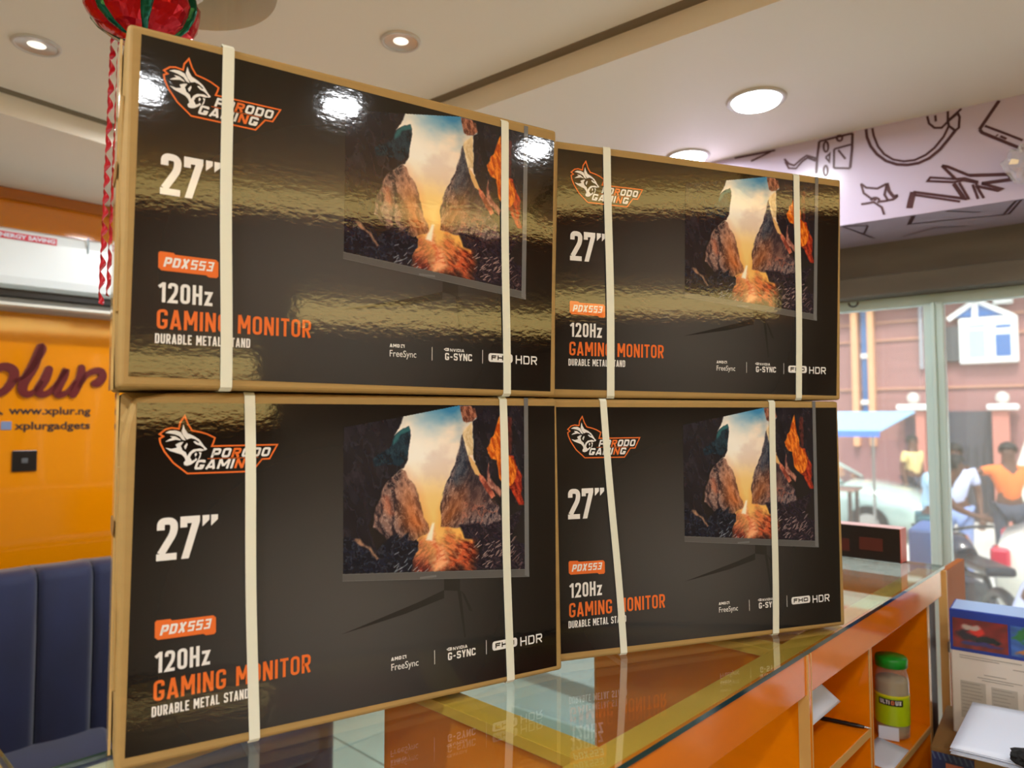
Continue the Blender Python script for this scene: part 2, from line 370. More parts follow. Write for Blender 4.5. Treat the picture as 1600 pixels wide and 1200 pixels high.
D1 = [[(730, 195, 1.3), (735, 240), (755, 290), (790, 335), (840, 372), (900, 392), (960, 395), (1020, 385), (1080, 358), (1140, 310), (1190, 250), (1225, 205)],
      [(765, 190), (772, 230), (795, 290), (830, 335), (880, 365), (940, 375), (1000, 368), (1060, 340), (1110, 300), (1160, 240), (1190, 180)],
      [(1190, 180), (1225, 205), (1245, 190), (1250, 130), (1240, 110), (1185, 155), (1190, 180)], [(1070, 125), (1080, 165), (1110, 190), (1150, 190), (1180, 160)], [(1185, 98), (1185, 160)], [(1260, 85), (1180, 155)], [(1115, 120), (1118, 155)]]
D2 = [[(470, 262, 1.2), (458, 350), (452, 440)], [(655, 218, 1.2), (652, 300), (640, 410)], [(470, 262), (560, 240), (655, 218)], [(552, 305), (550, 410)], [(552, 305), (645, 280)], [(550, 410), (640, 412)], [(575, 310), (615, 360)],
      [(505, 350), (528, 330), (525, 375), (505, 350)], arc(507, 292, 13, 28, 0, 360), arc(505, 425, 11, 28, 0, 360), arc(583, 244, 15, 16, 0, 360),
      [(275, 358), (300, 385), (330, 395), (370, 360), (400, 340), (440, 352), (460, 362)], [(280, 372), (300, 410), (340, 412), (375, 372), (405, 352), (450, 370)], [(0, 352), (120, 330), (225, 310)], [(90, 370), (200, 318)]]
D3 = [[(1470, 40, 1.4), (1360, 200)], [(1360, 200, 1.3), (1375, 218), (1480, 262), (1600, 312)], [(1390, 180), (1500, 222), (1600, 262)], [(1455, 230), (1460, 236)], [(1475, 238), (1510, 254)]]
D4 = [[(1150, 400, 1.2), (1225, 475)], [(1150, 400, 1.2), (1180, 405), (1300, 455)], [(1300, 455, 1.5), (1520, 450), (1540, 478), (1370, 500)], [(1370, 500, 1.2), (1480, 530), (1460, 540), (1345, 515)], [(1225, 475), (1085, 465), (1070, 485), (1215, 492)],
      [(1215, 492), (1270, 482), (1340, 495)], [(1215, 500, 1.6), (1270, 580)], [(1245, 495), (1300, 588)], [(1320, 505), (1350, 585)], [(1340, 510), (1382, 582)], [(1225, 475), (1275, 470), (1345, 490), (1340, 510)],
      [(990, 545, 1.2), (1290, 586)], [(1000, 562), (1250, 600)], [(990, 545, 2.6), (975, 600), (968, 635)]]
D5 = [[(700, 498), (730, 520), (790, 525), (840, 500)], [(700, 498), (715, 550), (755, 580), (785, 590)], [(845, 495, 1.4), (855, 540), (880, 570), (905, 565)], [(845, 495), (830, 560), (850, 590), (880, 585), (905, 565)], arc(778, 592, 24, 16, 180, 360, 8), [(700, 612), (770, 600), (815, 630), (828, 670)], [(790, 600), (850, 592)]]
for i, dd in enumerate((D1, D2, D3, D4, D5)): obj('line_drawing', doodle(dd), M_dood, bk)
# strokes on the underside of the bulkhead
bu = bmesh.new()
def UT(p): Q = pl(1150+p[0]/3.5556, 150+p[1]/3.5556, (0, 0, 1.105), (0, 0, 1)); q = Q-BK.O; return (q @ BK.a, q @ BK.n)
for s in ([(968, 640), (960, 725)], [(980, 640), (972, 722)], [(970, 722), (1300, 690), (1520, 670)], [(1520, 670), (1590, 580)], [(1495, 668), (1560, 582)], [(1170, 642), (1360, 658)], [(600, 735), (775, 800)], [(605, 728), (738, 730), (715, 775)], [(930, 790), (1110, 742), (1280, 735)]):
    q = [UT(p) for p in s]; q = [(x, min(max(y, .01), .41)) for x, y in q]
    strip(bu, q, False, .007, lambda x, y: (x, y, 1.1035))
obj('line_drawing', bu, M_dood, bk)
# clear plastic bag hanging at the right end of the bulkhead is out of most of the frame: a small knotted bag
# ------------------------------------------------------------------ downlights
def downlight(x, y, z, r, on, label, energy=0, group=None, col=(.97, .985, 1)):
    t = thing('recessed_downlight', label, 'ceiling light', loc=(x, y, z), group=group)
    b = bmesh.new(); lathe(b, [(r*.80, .004), (r*.84, -.006), (r*.95, -.007), (r, -.003), (r, .002)], 40); obj('trim_ring', b, M_ring, t)
    if on:
        b = bmesh.new(); lathe(b, [(.0005, -.0035), (r*.5, -.0045), (r*.83, -.002)], 40); obj('lens', b, M_lens, t)
    else:
        b = bmesh.new(); lathe(b, [(r*.82, -.0045), (r*.6, -.002), (r*.36, -.0012)], 32); obj('reflector', b, M_reflector, t)
        b = bmesh.new(); lathe(b, [(.0005, -.006), (r*.22, -.0055), (r*.38, -.0015)], 24); obj('bulb', b, M_lensdim, t)
    if energy:
        l = lamp('lamp_light', 'AREA', energy, col, (x, y, z-.012), shape='DISK', size=r*1.5); l.data.spread = R(175); l.visible_camera = False if False else True
    return t
downlight(.745, 2.099, ZS, .088, True, 'round downlight glowing white in the lowered ceiling right of the cartons', 5)
downlight(.652, 2.56, ZS, .08, True, 'glowing downlight half hidden behind the top edge of the upper right carton', 4)
downlight(-.303, 1.887, ZC, .055, False, 'small switched-off downlight above the upper left carton')
downlight(-1.313, 1.902, ZC, .06, False, 'small switched-off downlight left of the red balloon')
downlight(-1.0, 2.50, ZC, .07, True, 'unseen fill downlight added behind the upper left carton, nearer the sofa', 13)  # lamp added out of view to brighten the left wall and sofa
downlight(-.25, 2.75, ZS, .07, True, 'unseen fill downlight added behind the upper left carton, nearer the window', 6)  # second added lamp, out of view, for more light on the left side
for i, (x, y) in enumerate(((.784, .226), (.42, -.29), (1.41, .68), (-1.1, .3), (-.5, -1.1), (.1, -1.75))):
    downlight(x, y, ZC, .075, True, 'lit downlight of the row behind the camera', 3.4 if i < 3 else 14, 'downlights behind the viewpoint')

# warm lit display shelves on the wall behind the camera (their glow shows in the glossy carton prints)
def wall_shelf(u0, u1, z, label):
    t = thing('display_shelf', label, 'shelf', CT.M((u0+u1)/2, -2.0, z)); hw = (u1-u0)/2
    obj('board', bx(-hw, hw, 0, .30, -.02, .0, bev=.003), M_orange, t); obj('back_panel', bx(-hw, hw, .0, .012, .0, .22), mat('cream_panel', (226, 204, 150), .5), t)
    obj('light_strip', bx(-hw+.02, hw-.02, .012, .03, .03, .13, bev=.004), mat('warm_led', (255, 228, 140), .5, emit=((255, 226, 140), 3.5)), t)
wall_shelf(-2.2, -.32, .55, 'warm lit wall shelf behind the viewpoint, lower one')
wall_shelf(-.18, 1.2, .82, 'warm lit wall shelf behind the viewpoint, higher one')
t = thing('cove_light', 'long warm cove light at the top of the wall behind the viewpoint', 'light', CT.M(-.6, -2.0, 1.36))
obj('light_strip', bx(-1.6, 2.2, 0, .04, .0, .1, bev=.004), MATS['warm_led'], t); obj('shelf_lip', bx(-1.6, 2.2, 0, .09, -.03, -.01, bev=.002), M_orange, t)

# ------------------------------------------------------------------ the counter
ct = thing('display_counter', 'long glossy orange shop counter with a clear glass top', 'counter', CT.M())
def slab3(bm, u0, u1, d0, d1, z0, z1, **k): box(bm, u0, u1, d0, d1, z0, z1, **k)
def glasstop(parent, u0, u1, d0, d1, z0=-.0085, name='glass_top'):
    b = bmesh.new(); fs = box(b, u0, u1, d0, d1, z0, 0)
    for f in fs[2:]: f.material_index = 1
    me = bpy.data.meshes.new(name); b.to_mesh(me); b.free(); return obj(name, me, [G_top, M_gedge], parent)
UE = 1.70
M_rim = mat('tan_rim', (226, 178, 70), .3)
glasstop(ct, -2.2, UE+.035, -.004, .53)
AP = bmesh.new(); box(AP, -2.2, UE, 0, .016, -.088, -.0105, bev=.0015); obj('apron', AP, M_orange, ct)
AP = bmesh.new(); box(AP, -2.2, UE, .0165, .062, -.028, -.0105, bev=.001); obj('top_rail', AP, M_rim, ct)
obj('rear_rail', bx(-2.2, UE, .49, .522, -.032, -.0105, bev=.001), mat('cream_rim', (226, 214, 184), .35), ct)
for i, u in enumerate((-1.25, -.60, .018, .644, 1.068, 1.600)):
    front = -.0025 if i in (3,) else (.0 if i < 4 else .0175)
    pn = obj('divider', bx(u, u+.018, max(front, .0175) if i != 3 else .0175, .515, FLOOR+.05, -.0295, bev=.0008, seg=1), M_orange, ct)
    for ea, eb in ((u-.0005, u+.0035), (u+.0145, u+.0185)): obj('edge_band', bx(ea, eb, -.0035 if i == 3 else .0148, .0172, FLOOR+.05, -.0105 if i == 3 else -.0885), M_edge, pn)
    obj('edge_core', bx(u+.0036, u+.0144, -.003 if i == 3 else .0152, .0172, FLOOR+.05, -.011 if i == 3 else -.0885), M_orange, pn)
    if i in (0, 1, 2, 3): obj('top_cap', bx(u-.016, u+.036, .063, .489, -.028, -.0105, bev=.001), M_rim, pn)
# module 2 and 3: closed cubbies with a back board and shelves
obj('back_board', bx(.664, 1.60, .30, .312, FLOOR+.05, -.0295), M_orange, ct)
obj('module_ceiling', bx(.664, 1.60, .064, .30, -.034, -.029), M_orange, ct)
for u0, u1, z in ((.664, 1.066, -.287), (1.088, 1.598, -.445), (.664, 1.066, -.62), (1.088, 1.598, -.78)):
    sh = obj('shelf', bx(u0, u1, .018, .299, z-.018, z, bev=.0008, seg=1), M_orange, ct)
    obj('edge_band', bx(u0, u1, .0155, .0178, z-.018, z), M_edge, sh)
obj('base_plinth', bx(-2.2, UE, .03, .50, FLOOR, FLOOR+.05), M_dark, ct)
obj('showcase_floor', bx(-1.23, .642, .02, .5, FLOOR+.051, FLOOR+.066), mat('pale_board', (206, 214, 208), .3), ct)
pan = obj('rear_pane', bx(-2.2, .64, .505, .510, FLOOR+.07, -.034), G_top, ct)
# L leg of the counter at the left
lg = thing('side_counter', 'glass topped side counter at the lower left, next to the sofa', 'counter', CT.M())
glasstop(lg, -1.05, -.532, .536, 1.05)
obj('rail', bx(-.56, -.536, .54, 1.04, -.03, -.0105, bev=.001), M_edge, lg); obj('side_panel', bx(-.556, -.540, .54, 1.04, FLOOR, -.0305), mat('cream_laminate', (224, 208, 172), .3), lg)
obj('side_panel', bx(-1.04, -1.024, .54, 1.04, FLOOR, -.0105), MATS['cream_laminate'], lg)
obj('inner_board', bx(-1.023, -.561, .56, 1.03, -.06, -.045), MATS['cream_laminate'], lg)
# end flap panel with latch
ep = thing('hinged_flap', 'orange flap panel with a small latch at the far end of the counter', 'door', CT.M())
obj('panel', bx(1.75, 2.0, -.004, .016, FLOOR+.05, -.018, bev=.001), mat('tan_laminate', (176, 98, 34), .6, spec=.2), ep)
obj('edge_band', bx(1.743, 1.749, -.006, .017, FLOOR+.05, -.017), M_edge, ep)
obj('dark_post', bx(1.6195, 1.6985, .0175, .05, FLOOR+.05, -.085, bev=.002), mat('dark_post', (50, 26, 32), .5, spec=.2), ep)
b = bmesh.new(); box(b, 1.722, 1.758, -.016, -.007, -.258, -.225, bev=.003); cyl(b, (1.745, -.243), .006, -.03, -.016, 14, axis='Y'); cyl(b, (1.734, -.236), .004, -.024, -.016, 12, axis='Y'); box(b, 1.753, 1.775, -.018, -.0075, -.252, -.232, bev=.003)
obj('latch', b, M_metal, ep)

# ------------------------------------------------------------------ monitor cartons
# outlines of the print, in tenths of a millimetre from the lower left corner of the carton front
UV={
'outline' : [(743,4534),(787,4417),(838,4335),(937,4314),(1033,4283),(1131,4230),(1116,4174),(1094,4116),(1982,4119),(1873,3920),(1769,3917),(1638,3746),(788,3750),(609,3903),(500,4056),(449,4167),(438,4231),(483,4259),(437,4291),(508,4355),(580,4373),(673,4361),(686,4448)] ,
'mane' : [(505,4307),(563,4335),(636,4338),(696,4314),(740,4240),(760,4199),(717,4212),(679,4261),(619,4286),(564,4298)] ,
'mane2' : [(508,4186),(547,4216),(592,4238),(564,4262),(629,4258),(685,4220),(704,4200),(639,4213),(584,4201)] ,
'brow' : [(727,4422),(747,4356),(782,4299),(862,4259),(929,4212),(970,4155),(994,4118),(1033,4076),(1007,4056),(983,4098),(944,4127),(893,4144),(854,4182),(879,4190),(921,4160),(932,4172),(882,4214),(825,4231),(773,4213),(731,4261),(707,4322)] ,
'cheek' : [(510,4106),(587,4089),(652,4104),(633,4148),(686,4174),(732,4183),(700,4127),(720,4070),(765,4037),(781,3983),(810,4036),(856,4075),(941,4088),(1009,4064),(961,4049),(895,4054),(839,4019),(817,3968),(841,3921),(873,3932),(891,3960),(910,3935),(866,3896),(823,3866),(780,3856),(745,3867),(738,3899),(760,3929),(748,3970),(710,4011),(643,4035),(569,4061)] ,
'fang' : [(927,4037),(943,4000),(925,3951),(916,3915),(948,3965),(961,4032)] ,
'fang2' : [(889,4034),(905,4009),(883,3973),(875,4010)] ,
'eye' : [(739,4118),(774,4167),(785,4146),(764,4089),(753,4081)] ,
'screen' : [(2970,4368),(3974,4538),(4982,4725),(5302,4790),(6266,4805),(6227,1862),(2959,2149)] ,
'sky' : [(3974,4538),(4981,4716),(5302,4781),(5295,3796),(4617,2729),(4523,2407),(4341,2546),(4162,2764),(3984,3669),(4028,4036),(3765,4183)] ,
'cave_left' : [(2909,4461),(3962,4542),(3884,4383),(3814,4225),(3941,4343),(4041,4369),(4070,4289),(4070,4116),(4041,3957),(4027,3825),(3956,3722),(3913,3697),(3773,3585),(3662,3498),(3553,3246),(3553,3294),(3473,3094),(3366,2848),(3448,2563),(3584,2322),(3721,2104),(2959,2150)] ,
'arm' : [(3828,4225),(3941,4343),(4041,4369),(4070,4289),(4070,4116),(4041,3957),(3999,3853),(3885,3751),(3661,3784),(3470,3764),(3442,3867),(3537,3929),(3716,4017),(3772,4120)] ,
'armlit' : [(3828,4225),(3941,4343),(4041,4369),(4070,4296),(3998,4276),(3913,4237),(3842,4119),(3772,4068),(3786,4146)] ,
'rock_left' : [(3913,3697),(3984,3668),(4027,3535),(4099,3493),(4171,3370),(4215,3209),(4229,3152),(4302,2909),(4375,2772),(4404,2637),(4214,2574),(4114,2478),(3859,2604),(3665,2620),(3447,2816),(3486,3093),(3581,3267),(3608,3372),(3676,3511),(3773,3585)] ,
'rock_lit' : [(3608,3266),(3691,3274),(3746,3154),(3788,2997),(3719,2950),(3664,3031),(3622,3085)] ,
'orange_mist' : [(3984,3655),(4099,3493),(4186,3330),(4229,3208),(4229,3152),(4302,2909),(4375,2745),(4258,2622),(4071,2716),(3971,2828),(3914,3001),(3914,3197),(3886,3329)] ,
'far_castle' : [(4275,3700),(4366,3822),(4458,3853),(4527,3922),(4644,3962),(4738,3917),(4833,3809),(4761,3642),(4666,3393),(4297,3493)] ,
'rock_right' : [(5040,4233),(5072,4055),(5138,3905),(5155,3787),(5272,3560),(5374,3482),(5441,3330),(5578,3099),(5717,3016),(5650,3097),(5748,2950),(5778,2666),(5418,2638),(5148,2713),(4868,2680),(4625,2726),(4596,3023),(4672,3288),(4642,3224),(4740,3508),(4855,3707),(4955,3998),(4998,4174)] ,
'rock_right_blue' : [(5039,4188),(5122,3906),(5137,3639),(5052,3407),(4886,3357),(4821,3505),(4921,3793),(4980,4056)] ,
'mist2' : [(5052,3437),(5373,3393),(5578,3054),(5519,3105),(5323,2894),(4945,2824),(4761,2702),(4610,2727),(4641,2953),(4793,3201)] ,
'cream' : [(5227,4448),(5223,3874),(5138,3876),(5056,4114),(5031,4233),(5040,4292),(5108,4366)] ,
'cream2' : [(5138,3876),(5214,3800),(5357,3572),(5382,3512),(5272,3560),(5188,3697)] ,
'hang' : [(4984,4715),(5195,4717),(5262,4666),(5296,4531),(5235,4455),(5108,4425),(5041,4455),(5008,4589)] ,
'darkR' : [(5195,4725),(5735,4747),(6320,4755),(6295,2981),(6004,3059),(5898,3308),(5756,3345),(5582,3504),(5511,3387),(5357,3557),(5223,3844),(5235,4455),(5304,4501)] ,
'orangeR' : [(5696,4380),(5769,4563),(5802,4349),(5896,3888),(6012,3793),(6102,3637),(6081,3453),(5989,3365),(5898,3308),(5828,3372),(5740,3467),(5672,3772),(5567,3790),(5507,3897),(5499,3987),(5578,4077),(5588,4167),(5659,4227)] ,
'redR' : [(5905,3857),(6049,3823),(6101,3621),(6210,3478),(6187,3141),(6240,2984),(6148,2990),(5970,3244),(5898,3308)] ,
'redR2' : [(5894,4533),(6003,4503),(6018,4255),(5995,3855),(5905,3888)] ,
'pink1' : [(5514,3731),(5546,3475),(5651,3380),(5791,3253),(5754,3134),(5614,3262),(5511,3357),(5478,3568)] ,
'pink2' : [(5340,3558),(5408,3525),(5511,3387),(5649,3170),(5578,3129),(5441,3315),(5356,3438)] ,
'foreR' : [(4945,2729),(5322,2742),(5370,2655),(5745,2725),(6222,2920),(5943,2427),(6248,2286),(6242,1858),(5803,1905),(5221,1968),(5287,2235),(5383,2309),(5288,2427),(5052,2502)] ,
'foreL' : [(3583,2551),(3720,2641),(3831,2658),(3915,2599),(4028,2680),(4056,2561),(4171,2577),(4214,2495),(4142,2318),(4085,2103),(4057,2055),(2959,2150),(2961,2680),(3130,2666),(3314,2549),(3475,2408)] ,
'path' : [(4360,2561),(4433,2714),(4493,2709),(4477,2551),(4581,2462),(4746,2314),(4729,2262),(4820,2172),(4638,2004),(4417,2022),(4506,2230),(4477,2365)] ,
'redpathL' : [(4229,2520),(4374,2507),(4462,2393),(4491,2232),(4403,2030),(4071,2066),(4142,2292),(4142,2423)] ,
'redpathR' : [(4477,2551),(4656,2536),(4791,2632),(5021,2451),(5256,2375),(5221,1968),(4638,2024),(4820,2172),(4729,2288),(4490,2470)] ,
'falls' : [(4345,2536),(4404,2677),(4448,2793),(4493,2789),(4478,2671),(4448,2514)] ,
'branchL' : [(3104,2630),(3143,2665),(3235,2644),(3314,2562),(3395,2504),(3448,2436),(3530,2327),(3503,2311),(3435,2387),(3368,2482),(3288,2539),(3182,2586)] ,
'bar' : [(2959,2145),(6227,1862),(6317,1821),(6316,1724),(2959,2046)] ,
'rbezel' : [(6267,4860),(6354,4862),(6316,1724),(6225,1757)] ,
'neck' : [(4661,1878),(4952,1845),(4951,1650),(4660,1694)] ,
'legL' : [(4660,1702),(4659,1571),(3986,1419),(3232,1303),(2946,1263),(3436,1380),(4206,1569)] ,
'legM' : [(4903,1655),(4970,1647),(5052,897),(5023,877)] ,
'legR' : [(4970,1647),(5037,1585),(5189,1285),(5121,1303)] ,
'badge' : [(427,1816),(448,1837),(611,1833),(632,1811),(1145,1805),(1179,1772),(1182,1576),(1157,1550),(1055,1551),(1024,1575),(468,1583),(429,1618)] ,
}
W, H, DP = .700, .4865, .17
def U(k): return [(a/10000, b/10000) for a, b in UV[k]]
LAB = (.0139, .6905, .0125, .4722)
def label_material():
    m = mat('carton_print', (20, 17, 16), .055, spec=.6, bump=BUMPY); n = m.node_tree; b = n.nodes['Principled BSDF']
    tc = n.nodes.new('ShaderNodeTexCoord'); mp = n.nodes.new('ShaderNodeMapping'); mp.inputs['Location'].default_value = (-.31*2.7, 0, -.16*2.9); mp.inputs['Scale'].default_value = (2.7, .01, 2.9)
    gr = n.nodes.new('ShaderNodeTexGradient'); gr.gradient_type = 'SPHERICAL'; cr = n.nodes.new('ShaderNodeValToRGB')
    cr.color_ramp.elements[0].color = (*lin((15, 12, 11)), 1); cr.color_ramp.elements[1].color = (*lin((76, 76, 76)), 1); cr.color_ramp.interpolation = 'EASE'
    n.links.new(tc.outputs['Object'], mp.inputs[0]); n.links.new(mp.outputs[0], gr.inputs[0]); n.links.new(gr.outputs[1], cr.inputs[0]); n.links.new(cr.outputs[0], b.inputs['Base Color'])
    return m
M_label = label_material()
M_art = mat('screen_picture', (128, 128, 128), .055, spec=.6, bump=BUMPY)
_n = M_art.node_tree; _a = _n.nodes.new('ShaderNodeVertexColor'); _a.layer_name = 'paint'; _n.links.new(_a.outputs[0], _n.nodes['Principled BSDF'].inputs['Base Color'])

def paint_art():
    u0, u1, z0, z1 = .2959, .6266, .1756, .4715; st = .001
    nx, nz = int(round((u1-u0)/st))+1, int(round((z1-z0)/st))+1
    X, Z = np.meshgrid(np.linspace(u0, u1, nx), np.linspace(z0, z1, nz))
    rs = np.random.RandomState(4)
    def vnoise(fx, fz, seed, ang=0):
        r = np.random.RandomState(seed); G = r.rand(97, 97); c, s = math.cos(ang), math.sin(ang)
        a = ((X*c+Z*s)*fx+50.3) % 96; b = ((-X*s+Z*c)*fz+50.7) % 96
        i, j = a.astype(int), b.astype(int); fa, fb = a-i, b-j; fa = fa*fa*(3-2*fa); fb = fb*fb*(3-2*fb)
        i1, j1 = (i+1) % 97, (j+1) % 97
        return (G[i, j]*(1-fa)+G[i1, j]*fa)*(1-fb)+(G[i, j1]*(1-fa)+G[i1, j1]*fa)*fb
    def fbm(f, seed, ax=1, az=1, ang=0, o=4): return sum(vnoise(f*ax*2**k, f*az*2**k, seed+k, ang)*.5**k for k in range(o))/sum(.5**k for k in range(o))
    WX, WZ = (fbm(60, 1)-.5)*.012, (fbm(60, 7)-.5)*.012
    def mask(poly, soft=.0008, warp=.5):
        x, z = X+WX*warp, Z+WZ*warp; ins = np.zeros(X.shape, bool); D = np.full(X.shape, 9.); P = poly; n = len(P)
        for i in range(n):
            (xa, za), (xb, zb) = P[i], P[(i+1) % n]
            if za != zb:
                c = ((za > z) != (zb > z)) & (x < (xb-xa)*(z-za)/(zb-za)+xa); ins ^= c
            dx, dz = xb-xa, zb-za; L = dx*dx+dz*dz+1e-12; t = np.clip(((x-xa)*dx+(z-za)*dz)/L, 0, 1)
            D = np.minimum(D, np.hypot(x-xa-t*dx, z-za-t*dz))
        return np.clip(np.where(ins, D, -D)/soft*.5+.5, 0, 1)
    C = np.zeros(X.shape+(3,)); C[:] = (33, 30, 33)
    def lay(m, col): C[:] = C*(1-m[..., None])+np.asarray(col, float)*m[..., None]
    def mixc(c0, c1, t): t = np.clip(t, 0, 1)[..., None]; return np.array(c0, float)*(1-t)+np.array(c1, float)*t
    def rock(lo, mid, hi, f=120, ax=1, az=.5, ang=.3, seed=11, con=2.2):
        f = f*1.5; n = fbm(f, seed, ax, az, ang, 4); r = 1-np.abs(2*fbm(f*.9, seed+31, ax, az, ang, 4)-1)*3; t = np.clip((n-.5)*con*1.6+.45, 0, 1)
        c = mixc(lo, mid, t); return c*(1-np.clip(r-.72, 0, 1)[..., None]*3*.5)+np.array(hi, float)*np.clip(r-.72, 0, 1)[..., None]*3*.5
    gx, gz = .408, .388; d = np.hypot((X-gx)*1.0, (Z-gz)*1.1)
    cl = fbm(22, 60, 1, 1.6)
    skyc = mixc((250, 228, 206), (58, 138, 190), (Z-.405)/.06+(cl-.5)*1.5)
    skyc = skyc*(1-np.clip(1.25-d/.085, 0, 1)[..., None]**.8)+np.array((255, 253, 244.))*np.clip(1.25-d/.085, 0, 1)[..., None]**.8
    val = mixc((252, 186, 90), (252, 226, 180), (Z-.26)/.10); t_ = np.clip((Z-.325)/.06, 0, 1)[..., None]; skyc = val*(1-t_)+skyc*t_
    lay(mask(U('sky'), .0015, 0), skyc)
    lay(mask([(.388, .47), (.520, .478), (.52, .24), (.40, .23), (.36, .33)], .001, 0)*(Z > .2)*(X > .378), skyc)
    k = np.clip(1-np.hypot((X-.447), (Z-.275)*.7)/.065, 0, 1)[..., None]; C[:] = C*(1-k*.85)+np.array((255, 228, 140.))*k*.8
    lay(mask(U('far_castle'), .012, 3)*.32, (206, 176, 170))
    lay(mask(U('rock_left'), .001), rock((44, 36, 44), (138, 108, 100), (252, 224, 208), seed=12, con=2.8))
    lay(mask(U('rock_lit'), .004)*.7, rock((150, 80, 64), (226, 140, 104), (255, 206, 170), seed=15))
    lay(mask(U('orange_mist'), .014)*.62, mixc((236, 120, 44), (236, 168, 130), (Z-.28)/.07))
    lay(mask(U('cave_left'), .001), rock((26, 25, 34), (38, 36, 46), (62, 60, 72), f=50, seed=19, con=1.4))
    lay(mask(U('arm'), .001), rock((12, 28, 42), (26, 50, 66), (60, 96, 108), seed=23)); lay(mask(U('armlit'), .0015)*.8, (50, 116, 122))
    lay(mask(U('rock_right'), .001), rock((40, 36, 50), (126, 106, 106), (252, 232, 222), f=150, seed=27, az=.4, ang=-.35))
    lay(mask(U('rock_right_blue'), .004)*.85, rock((36, 46, 66), (70, 80, 96), (170, 160, 160), f=150, seed=29, ang=-.3))
    lay(mask(U('mist2'), .016)*.58, mixc((244, 126, 40), (120, 76, 64), (X-.468)/.05))
    k = np.clip((Z-.30)/.05, 0, 1)*np.clip((X-.505)/.012, 0, 1)*mask(U('rock_right'), .003); lay(k*.7, (40, 34, 44))
    lay(mask(U('darkR'), .001), rock((18, 18, 28), (36, 32, 44), (70, 58, 62), f=70, seed=33, con=1.6))
    lay(mask(U('hang'), .001), rock((96, 54, 44), (184, 118, 92), (236, 190, 160), f=150, seed=35))
    lay(mask(U('cream'), .0008), rock((214, 186, 140), (244, 224, 182), (255, 246, 220), f=90, seed=37)); lay(mask(U('cream2'), .0008), (226, 180, 118))
    lay(mask(U('redR'), .001), rock((110, 22, 18), (196, 60, 34), (250, 130, 60), f=120, seed=39)); lay(mask(U('redR2'), .002)*.7, rock((60, 24, 26), (120, 48, 40), (180, 90, 70), seed=41))
    lay(mask(U('orangeR'), .001), rock((186, 72, 14), (246, 140, 40), (255, 190, 90), f=110, seed=43, ax=1.6, az=.6)); 
    lay(mask(U('pink1'), .001), rock((120, 70, 66), (196, 136, 116), (240, 200, 180), seed=45)); lay(mask(U('pink2'), .001), rock((130, 60, 50), (212, 116, 90), (240, 180, 150), seed=47))
    m = np.clip(1-np.abs(fbm(70, 51, 1, 1, -.6)-.5)*14, 0, 1)*mask(U('rock_right'), .004)*(X > .50)*(Z < .31); lay(m*.6, (196, 122, 100))
    lay(mask(U('foreR'), .002), rock((24, 20, 34), (38, 32, 48), (130, 96, 86), f=130, seed=53, ax=.6, az=1.6, ang=-.6, con=1.5))
    lay(mask(U('redpathR'), .009, 2.5), rock((92, 26, 20), (206, 92, 54), (255, 206, 150), f=120, seed=55, ax=.5, az=1.5, ang=-.5, con=3))
    lay(mask(U('redpathL'), .006, 2), rock((84, 32, 34), (176, 76, 60), (232, 150, 120), f=140, seed=57, ax=.5, az=1.4, ang=.6, con=3))
    k = np.clip(1-np.hypot((X-.45)*1.0, (Z-.240)*1.5)/.055, 0, 1)[..., None]; C[:] = C*(1-k*.8)+np.array((255, 190, 110.))*k*.8
    lay(mask(U('path'), .006, 1.5), rock((220, 116, 76), (250, 176, 126), (255, 226, 190), f=110, seed=59, ax=.6, az=1.4, con=2.4))
    lay(mask(U('foreL'), .001, .9), rock((14, 18, 32), (28, 32, 50), (110, 118, 128), f=90, seed=61, ax=1, az=1, con=1.6))
    lay(mask(U('branchL'), .0012), rock((90, 70, 64), (170, 130, 104), (210, 180, 150), seed=63))
    lay(mask(U('falls'), .0018, .3), (255, 250, 224))
    # small bright shards on the dark boulders
    for (sx, sz, n_, col) in ((.405, .205, 26, (168, 176, 184)), (.555, .222, 46, (206, 176, 166)), (.59, .205, 20, (150, 120, 116))):
        for _ in range(n_):
            px, pz = sx+rs.randn()*.020, sz+rs.randn()*.016; a = rs.uniform(.2, .9); L = rs.uniform(.002, .006)
            if px < .40 and sx < .45 and pz < .18: continue
            t = np.clip(((X-px)*math.cos(a)+(Z-pz)*math.sin(a))/L, -1, 1); q = np.hypot(X-px-t*L*math.cos(a), Z-pz-t*L*math.sin(a))
            lay(np.clip(1.2-q/.0008, 0, 1)*.75, col)
    scr = U('screen')
    C = np.clip(C, 0, 255)/255; Lc = np.where(C <= .04045, C/12.92, ((C+.055)/1.055)**2.4)
    # keep only the part of the grid inside the screen outline
    ins = np.zeros(X.shape, bool); P = scr; n = len(P)
    for i in range(n):
        (xa, za), (xb, zb) = P[i], P[(i+1) % n]
        if za != zb: ins ^= ((za > Z) != (zb > Z)) & (X < (xb-xa)*(Z-za)/(zb-za)+xa)
    idx = -np.ones(X.shape, int); idx.ravel()[:] = np.arange(X.size)
    q = ins[:-1, :-1] & ins[1:, :-1] & ins[:-1, 1:] & ins[1:, 1:]
    I, J = np.nonzero(q); F = np.stack([idx[I, J], idx[I, J+1], idx[I+1, J+1], idx[I+1, J]], 1)
    me = bpy.data.meshes.new('screen_picture')
    used = np.unique(F); rm = -np.ones(X.size, int); rm[used] = np.arange(len(used)); F = rm[F]
    V = np.stack([X.ravel()[used], np.full(len(used), -.0007), Z.ravel()[used]], 1)
    me.vertices.add(len(V)); me.vertices.foreach_set('co', V.ravel()); me.loops.add(F.size); me.loops.foreach_set('vertex_index', F.ravel())
    me.polygons.add(len(F)); me.polygons.foreach_set('loop_start', np.arange(0, F.size, 4)); me.polygons.foreach_set('loop_total', np.full(len(F), 4)); me.update(calc_edges=True)
